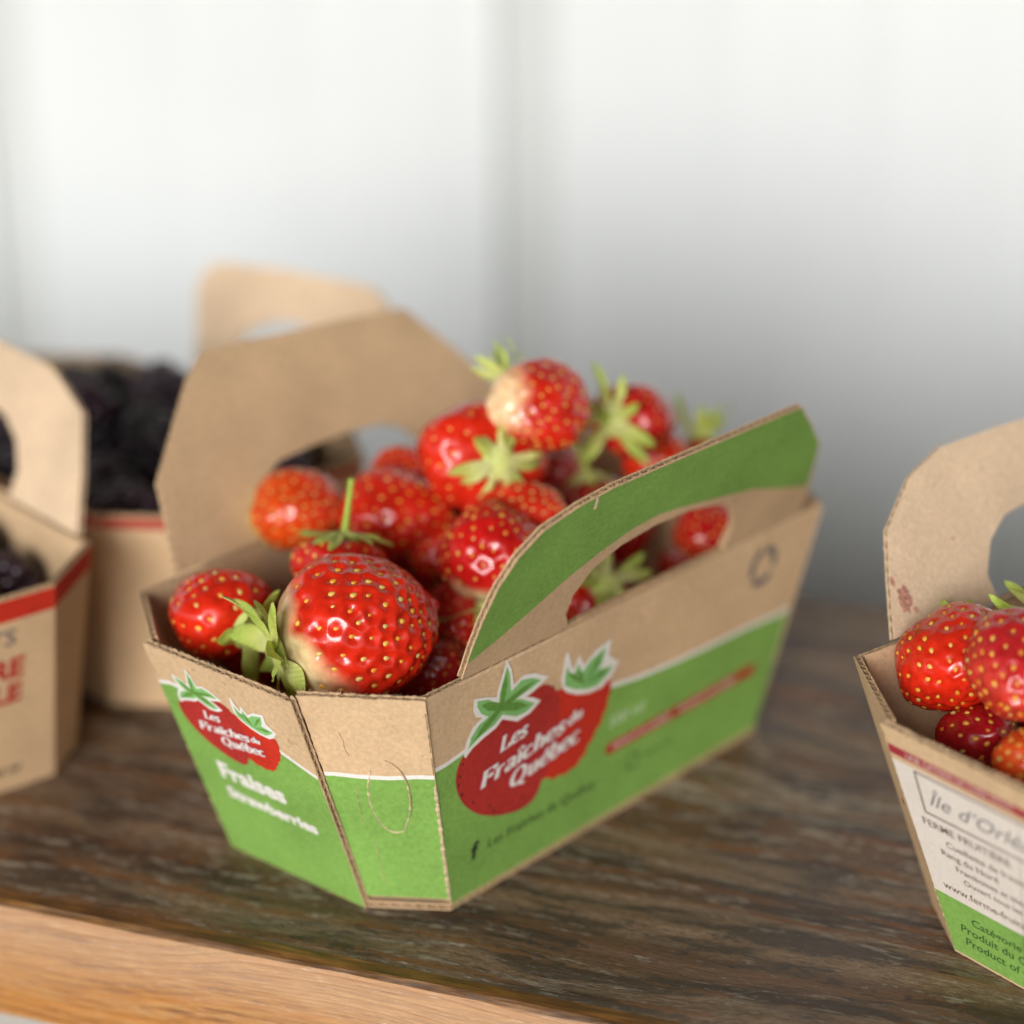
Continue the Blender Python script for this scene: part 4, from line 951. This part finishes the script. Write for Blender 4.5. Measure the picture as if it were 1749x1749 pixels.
BERRIES = [
 dict(label='large glossy red strawberry with a pale shoulder lying over the front rim, in sharp focus', c=(-.0348, .4892, .0641), R=16.0, L=38.0, axis=(.92, .36, .16), seed=11, res=HI, nseed=185, picked=True, seedk=1.1, prof=(.44, 1.9, .72, 2.0, .52), lobe=.085, flat=.03, bend=-.03, sw=.19, bare=.18, pit=.95, pitw=1.6, lump=.24, spin=1.2,
      calyx=dict(n=12, len=13, wid=6.8, curl=(-.2, .8), lift=(-.35, .40), phase=.4, hub=.0046, twist=1.3)),
 dict(label='red strawberry with a fleshy green calyx at the left corner of the green basket', c=(-.0665, .5087, .0600), R=11.2, L=25, axis=(-.68, .70, .10), seed=12, res=(140, 100), nseed=94, picked=True, prof=(.42, 2.1, .66, 1.8, .64), sw=.0,
      calyx=dict(n=6, len=9.5, wid=6.4, curl=(-.2, .5), lift=(.1, .6), phase=1.0, hub=.0040)),
 dict(label='strawberry with its green stem standing upright behind the large front one', c=(-.0395, .5150, .0648), R=10.4, L=20.5, axis=(-.12, -.50, -.85), seedk=.85, seed=13, res=(120, 90), nseed=94, picked=True, prof=(.33, 2.3, .60, 1.6, .72), sw=.0, col=(.62, .014, .007),
      calyx=dict(n=10, len=10, wid=5, curl=(-.9, .1), lift=(-.3, .15), phase=.2, stem=(13, .15, .5))),
 dict(label='orange strawberry with a yellow-green shoulder beside the inside of the far handle', c=(-.0512, .5500, .0680), R=11.0, L=23, axis=(.86, -.51, .09), seed=14, nseed=101, prof=(.42, 2.2, .58, 1.9, .60), col=(.78, .085, .008), shoulder=YGREEN, sw=.22, second=((.68, .03, .007), (.8, -.3, .4), .8)),
 dict(label='elongated bright red strawberry in the middle between the orange one and the seedy one', c=(-.0280, .5480, .0670), R=12.0, L=30, axis=(.91, -.42, .04), seedk=.85, seed=15, res=(120, 90), nseed=117, picked=True, prof=(.40, 2.1, .64, 1.7, .70), col=(.66, .022, .008), sw=.04),
 dict(label='small red strawberry below the hole of the far handle', c=(-.0263, .5644, .0720), R=7.8, L=15.8, axis=(.31, -.84, .44), seed=16, nseed=70, sw=0, col=(.62, .016, .007)),
 dict(label='big strawberry showing a yellow-green star of sepals towards the camera', c=(-.0085, .5489, .0815), R=14.6, L=30, axis=(-.42, .88, -.21), seed=17, nseed=117, prof=(.36, 2.3, .6, 1.7, .68), sw=.0, spin=.5,
      calyx=dict(n=11, len=9.5, wid=3.8, curl=(-.9, .1), lift=(-.45, .1), phase=.1, hub=.0036)),
 dict(label='topmost strawberry with a large white shoulder and a pale calyx', c=(.0070, .5479, .0940), R=11.6, L=24.8, axis=(.62, -.66, -.42), seed=18, nseed=109, prof=(.42, 2.2, .58, 1.9, .60), sw=.16, bare=.3, shoulder=(.92, .72, .42), col=(.64, .020, .007), second=((.95, .70, .40), (-.92, -.30, .25), .95),
      calyx=dict(n=8, len=9.5, wid=3.2, curl=(.0, 1.4), lift=(.1, .9), phase=.9, stem=(8, .3, .3))),
 dict(label='strawberry at the upper right whose green calyx faces left', c=(.0312, .5722, .0820), R=10.3, L=23, axis=(.64, .72, -.28), seed=19, nseed=86, sw=.0, col=(.56, .014, .012),
      calyx=dict(n=9, len=12, wid=4.2, curl=(-.2, .9), lift=(-.2, .5), phase=.5, hub=.0036, stem=(6, .2, .6))),
 dict(label='red strawberry peeping over the near handle at the right', c=(.0372, .5744, .0700), R=8.4, L=17, axis=(.52, -.85, .11), seed=20, nseed=62, sw=0),
 dict(label='wide red strawberry lying under the green-starred one', c=(.0001, .5358, .0722), R=9.0, L=26.8, axis=(.93, -.30, .23), seed=21, nseed=117, prof=(.42,2.1,.6,1.9,.62), sw=0),
 dict(label='seedy dark red strawberry with a pale patch and drooping calyx behind the near handle', c=(-.0037, .5215, .0672), R=12.4, L=25, axis=(.10, .36, .80), seedk=.85, seed=22, res=(180, 130), nseed=109, picked=True, prof=(.44, 2.0, .66, 2.0, .62), sw=.13, bare=.2, col=(.56, .010, .008),
      calyx=dict(n=9, len=12, wid=5, curl=(-.6, .5), lift=(-.3, .4), phase=.8, stem=(10, .4, .2))),
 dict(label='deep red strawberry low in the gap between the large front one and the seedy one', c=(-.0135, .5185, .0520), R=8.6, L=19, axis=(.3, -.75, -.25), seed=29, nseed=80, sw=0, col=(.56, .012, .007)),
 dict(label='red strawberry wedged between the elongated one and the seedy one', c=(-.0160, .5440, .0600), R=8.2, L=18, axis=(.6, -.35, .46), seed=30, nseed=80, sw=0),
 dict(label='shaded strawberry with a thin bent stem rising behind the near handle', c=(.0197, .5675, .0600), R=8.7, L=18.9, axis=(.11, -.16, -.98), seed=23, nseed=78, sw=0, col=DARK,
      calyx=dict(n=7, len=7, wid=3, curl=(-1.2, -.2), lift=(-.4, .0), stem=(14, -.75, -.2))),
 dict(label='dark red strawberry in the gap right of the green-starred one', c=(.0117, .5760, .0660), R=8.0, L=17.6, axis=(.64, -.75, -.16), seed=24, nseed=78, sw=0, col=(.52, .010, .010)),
 dict(label='strawberry seen through the near handle hole with its green calyx up', c=(.0182, .5382, .0470), R=9.4, L=21, axis=(-.45, .42, -.78), seed=25, nseed=86, sw=.04, col=(.52, .008, .006),
      calyx=dict(n=10, len=12, wid=4.8, curl=(-.4, .6), lift=(-.2, .5), phase=.3, hub=.004)),
 dict(label='red strawberry at the right end of the near handle hole', c=(.0477, .5606, .0560), R=8.8, L=19, axis=(-.42, -.91, .02), seed=26, nseed=70, sw=0, col=(.55, .010, .012)),
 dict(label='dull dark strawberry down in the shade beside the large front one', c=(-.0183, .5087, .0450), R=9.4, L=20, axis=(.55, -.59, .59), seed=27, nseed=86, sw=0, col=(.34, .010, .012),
      calyx=dict(n=7, len=9, wid=4, curl=(-.4, .5), lift=(-.3, .3), phase=.7)),
 dict(label='strawberry at the back right with only its yellow-green calyx showing above the handle', c=(.0483, .5854, .0640), R=7.4, L=17, axis=(0, -.47, -.88), seed=28, nseed=62, sw=.05,
      calyx=dict(n=8, len=10, wid=4, curl=(.2, 1.0), lift=(.4, 1.0), phase=.2, hub=.0032)),
]
for s in BERRIES: s['group'] = G1; strawberry(s)
G2 = 'strawberries in the right basket'
for s in [
 dict(label='glossy red strawberry against the handle of the right basket, in sharp focus', c=(.0938, .4738, .0620), R=12.4, L=28.5, axis=(-.25, -.82, .10), seed=41, res=(190, 140), nseed=117, picked=True, prof=(.42, 2.2, .60, 2.1, .58), sw=.02, spin=.6, pit=.5, pitw=1.15,
      calyx=dict(n=8, len=9, wid=4.2, curl=(-.2, .6), lift=(-.2, .3))),
 dict(label='nearer strawberry with a pale dented tip at the right edge of the frame', c=(.1042, .4540, .0695), R=12.2, L=27, axis=(-.42, -.88, -.22), seed=42, res=(150, 110), nseed=120, picked=True, prof=(.42, 2.2, .60, 2.0, .60), sw=.03, col=(.56, .018, .022), second=((.70, .10, .03), (-.55, -.6, -.6), .3),
      calyx=dict(n=8, len=10, wid=4.4, curl=(-.2, .6), lift=(-.2, .3), phase=.3)),
 dict(label='small dark red strawberry low in the corner of the right basket', c=(.0974, .4612, .0500), R=8.2, L=17.2, axis=(.21, -.81, .55), seed=43, res=(120, 90), nseed=55, picked=True, sw=0, col=(.40, .008, .014), pit=.25),
 dict(label='orange strawberry at the front of the right basket, cut by the frame', c=(.1045, .4400, .0560), R=7.6, L=15, axis=(.33, -.70, .63), seed=44, nseed=70, picked=True, sw=0, col=(.80, .09, .012)),
 dict(label='strawberry behind the glossy one in the right basket, its calyx leaf showing', c=(.1171, .4847, .0575), R=10.1, L=22.7, axis=(.21, .15, -.97), seed=45, nseed=101, sw=.03,
      calyx=dict(n=8, len=11, wid=5, curl=(-.2, .5), lift=(-.1, .4), phase=.9)),
]:
    s['group'] = G2; strawberry(s)
# buried berries that only show as dark red between the others
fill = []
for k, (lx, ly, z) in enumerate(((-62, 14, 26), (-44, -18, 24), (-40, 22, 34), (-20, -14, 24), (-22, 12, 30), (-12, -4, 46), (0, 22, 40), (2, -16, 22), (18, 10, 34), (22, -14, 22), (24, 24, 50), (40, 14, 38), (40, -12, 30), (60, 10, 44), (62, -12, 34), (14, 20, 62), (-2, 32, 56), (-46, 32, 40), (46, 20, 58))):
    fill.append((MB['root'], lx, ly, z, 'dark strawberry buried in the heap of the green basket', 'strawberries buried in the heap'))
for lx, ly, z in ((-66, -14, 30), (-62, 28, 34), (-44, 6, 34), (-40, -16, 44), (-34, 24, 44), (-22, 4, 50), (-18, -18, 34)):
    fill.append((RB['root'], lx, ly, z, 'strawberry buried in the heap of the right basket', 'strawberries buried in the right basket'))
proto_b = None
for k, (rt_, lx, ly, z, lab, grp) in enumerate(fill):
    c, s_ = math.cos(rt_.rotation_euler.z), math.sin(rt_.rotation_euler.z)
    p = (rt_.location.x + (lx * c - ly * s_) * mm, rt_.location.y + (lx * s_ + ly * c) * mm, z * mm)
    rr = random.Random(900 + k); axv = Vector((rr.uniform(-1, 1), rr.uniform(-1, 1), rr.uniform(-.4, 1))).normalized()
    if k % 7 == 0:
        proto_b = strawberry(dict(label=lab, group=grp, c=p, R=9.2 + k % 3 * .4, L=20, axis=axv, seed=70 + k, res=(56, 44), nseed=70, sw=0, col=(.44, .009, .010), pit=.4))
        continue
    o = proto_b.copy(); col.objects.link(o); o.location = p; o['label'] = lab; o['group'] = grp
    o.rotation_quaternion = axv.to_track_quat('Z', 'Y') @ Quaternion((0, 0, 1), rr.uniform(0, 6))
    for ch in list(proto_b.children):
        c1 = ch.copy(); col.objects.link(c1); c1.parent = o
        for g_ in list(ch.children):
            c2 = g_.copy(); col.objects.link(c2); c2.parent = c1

# ------------------------------------------------------------------ blackberries
BB, nt, b = new_mat('blackberry_skin'); L = nt.links
oi = nt.nodes.new('ShaderNodeObjectInfo'); r = ramp(nt, oi.outputs['Random'], [(0, (.012, .007, .012)), (1, (.045, .018, .032))])
L.new(r.outputs[0], b.inputs['Base Color']); b.inputs['Roughness'].default_value = .28
def blackberry_mesh(seed):
    import bmesh
    bm = bmesh.new(); bmesh.ops.create_icosphere(bm, subdivisions=2, radius=1.0)
    sv = np.array([tuple(v.co) for v in bm.verts]); sf = [tuple(v.index for v in f_.verts) for f_ in bm.faces]; bm.free()
    rr = random.Random(seed); N = 46; v, f = [], []
    for i in range(N):
        z = 1 - 2 * (i + .5) / N; a = i * 2.39996 + rr.uniform(-.2, .2); q = math.sqrt(1 - z * z)
        c = np.array((.0078 * q * math.cos(a), .0078 * q * math.sin(a), .0098 * z)); k = .0027 * rr.uniform(.9, 1.15)
        b0 = len(v); v += [tuple(c + p * k) for p in sv]; f += [tuple(b0 + t for t in q_) for q_ in sf]
    me = mesh('blackberry', v, f, True); me.materials.append(BB); return me
BBM = [blackberry_mesh(k) for k in range(3)]
def heap(B_, spots, lab, grp, seed):
    rr = random.Random(seed); rt_ = B_['root']; c, s_ = math.cos(rt_.rotation_euler.z), math.sin(rt_.rotation_euler.z)
    for lx, ly, z in spots:
        o = bpy.data.objects.new('blackberry', BBM[rr.randrange(3)]); col.objects.link(o)
        o.location = (rt_.location.x + (lx * c - ly * s_) * mm, rt_.location.y + (lx * s_ + ly * c) * mm, z * mm)
        o.rotation_euler = (rr.uniform(0, 6), rr.uniform(0, 6), rr.uniform(0, 6)); k = rr.uniform(.72, .95); o.scale = (k, k, k)
        o['label'] = lab; o['category'] = 'blackberry'; o['group'] = grp
def grid(nx, ny, dx, dy, zf, seed):
    rr = random.Random(seed); out = []
    for i in range(nx):
        for j in range(ny):
            x, y = (i - (nx - 1) / 2) * dx + (j % 2) * dx * .25 + rr.uniform(-2, 2), (j - (ny - 1) / 2) * dy + rr.uniform(-2, 2)
            out.append((x, y, zf(x, y) + rr.uniform(-2.5, 2.5)))
    return out
inside = lambda pts, a, b_: [p for p in pts if not (abs(p[0]) > a and abs(p[1]) > b_)]
heap(LB, [p for p in inside(grid(9, 5, 15.5, 13.5, lambda x, y: 48 - .0016 * x * x, 5), 52, 20) if p[0] > -25] + [p for p in inside(grid(6, 3, 20, 16, lambda x, y: 33, 6), 42, 12) if p[0] > 0], 'blackberry in the left basket', 'blackberries in the left basket', 1)
heap(KB, inside(grid(8, 5, 15, 14.5, lambda x, y: 47 + (5 if y > 8 else 0), 7), 44, 20) + inside(grid(5, 3, 19, 17, lambda x, y: 30, 8), 35, 12) + [(8, 16, 62), (-18, 6, 58), (28, 0, 58), (-34, 14, 58), (24, 24, 66), (-6, 24, 62), (14, 4, 57), (36, 14, 62)], 'blackberry in the basket behind the green one', 'blackberries in the back basket', 2)
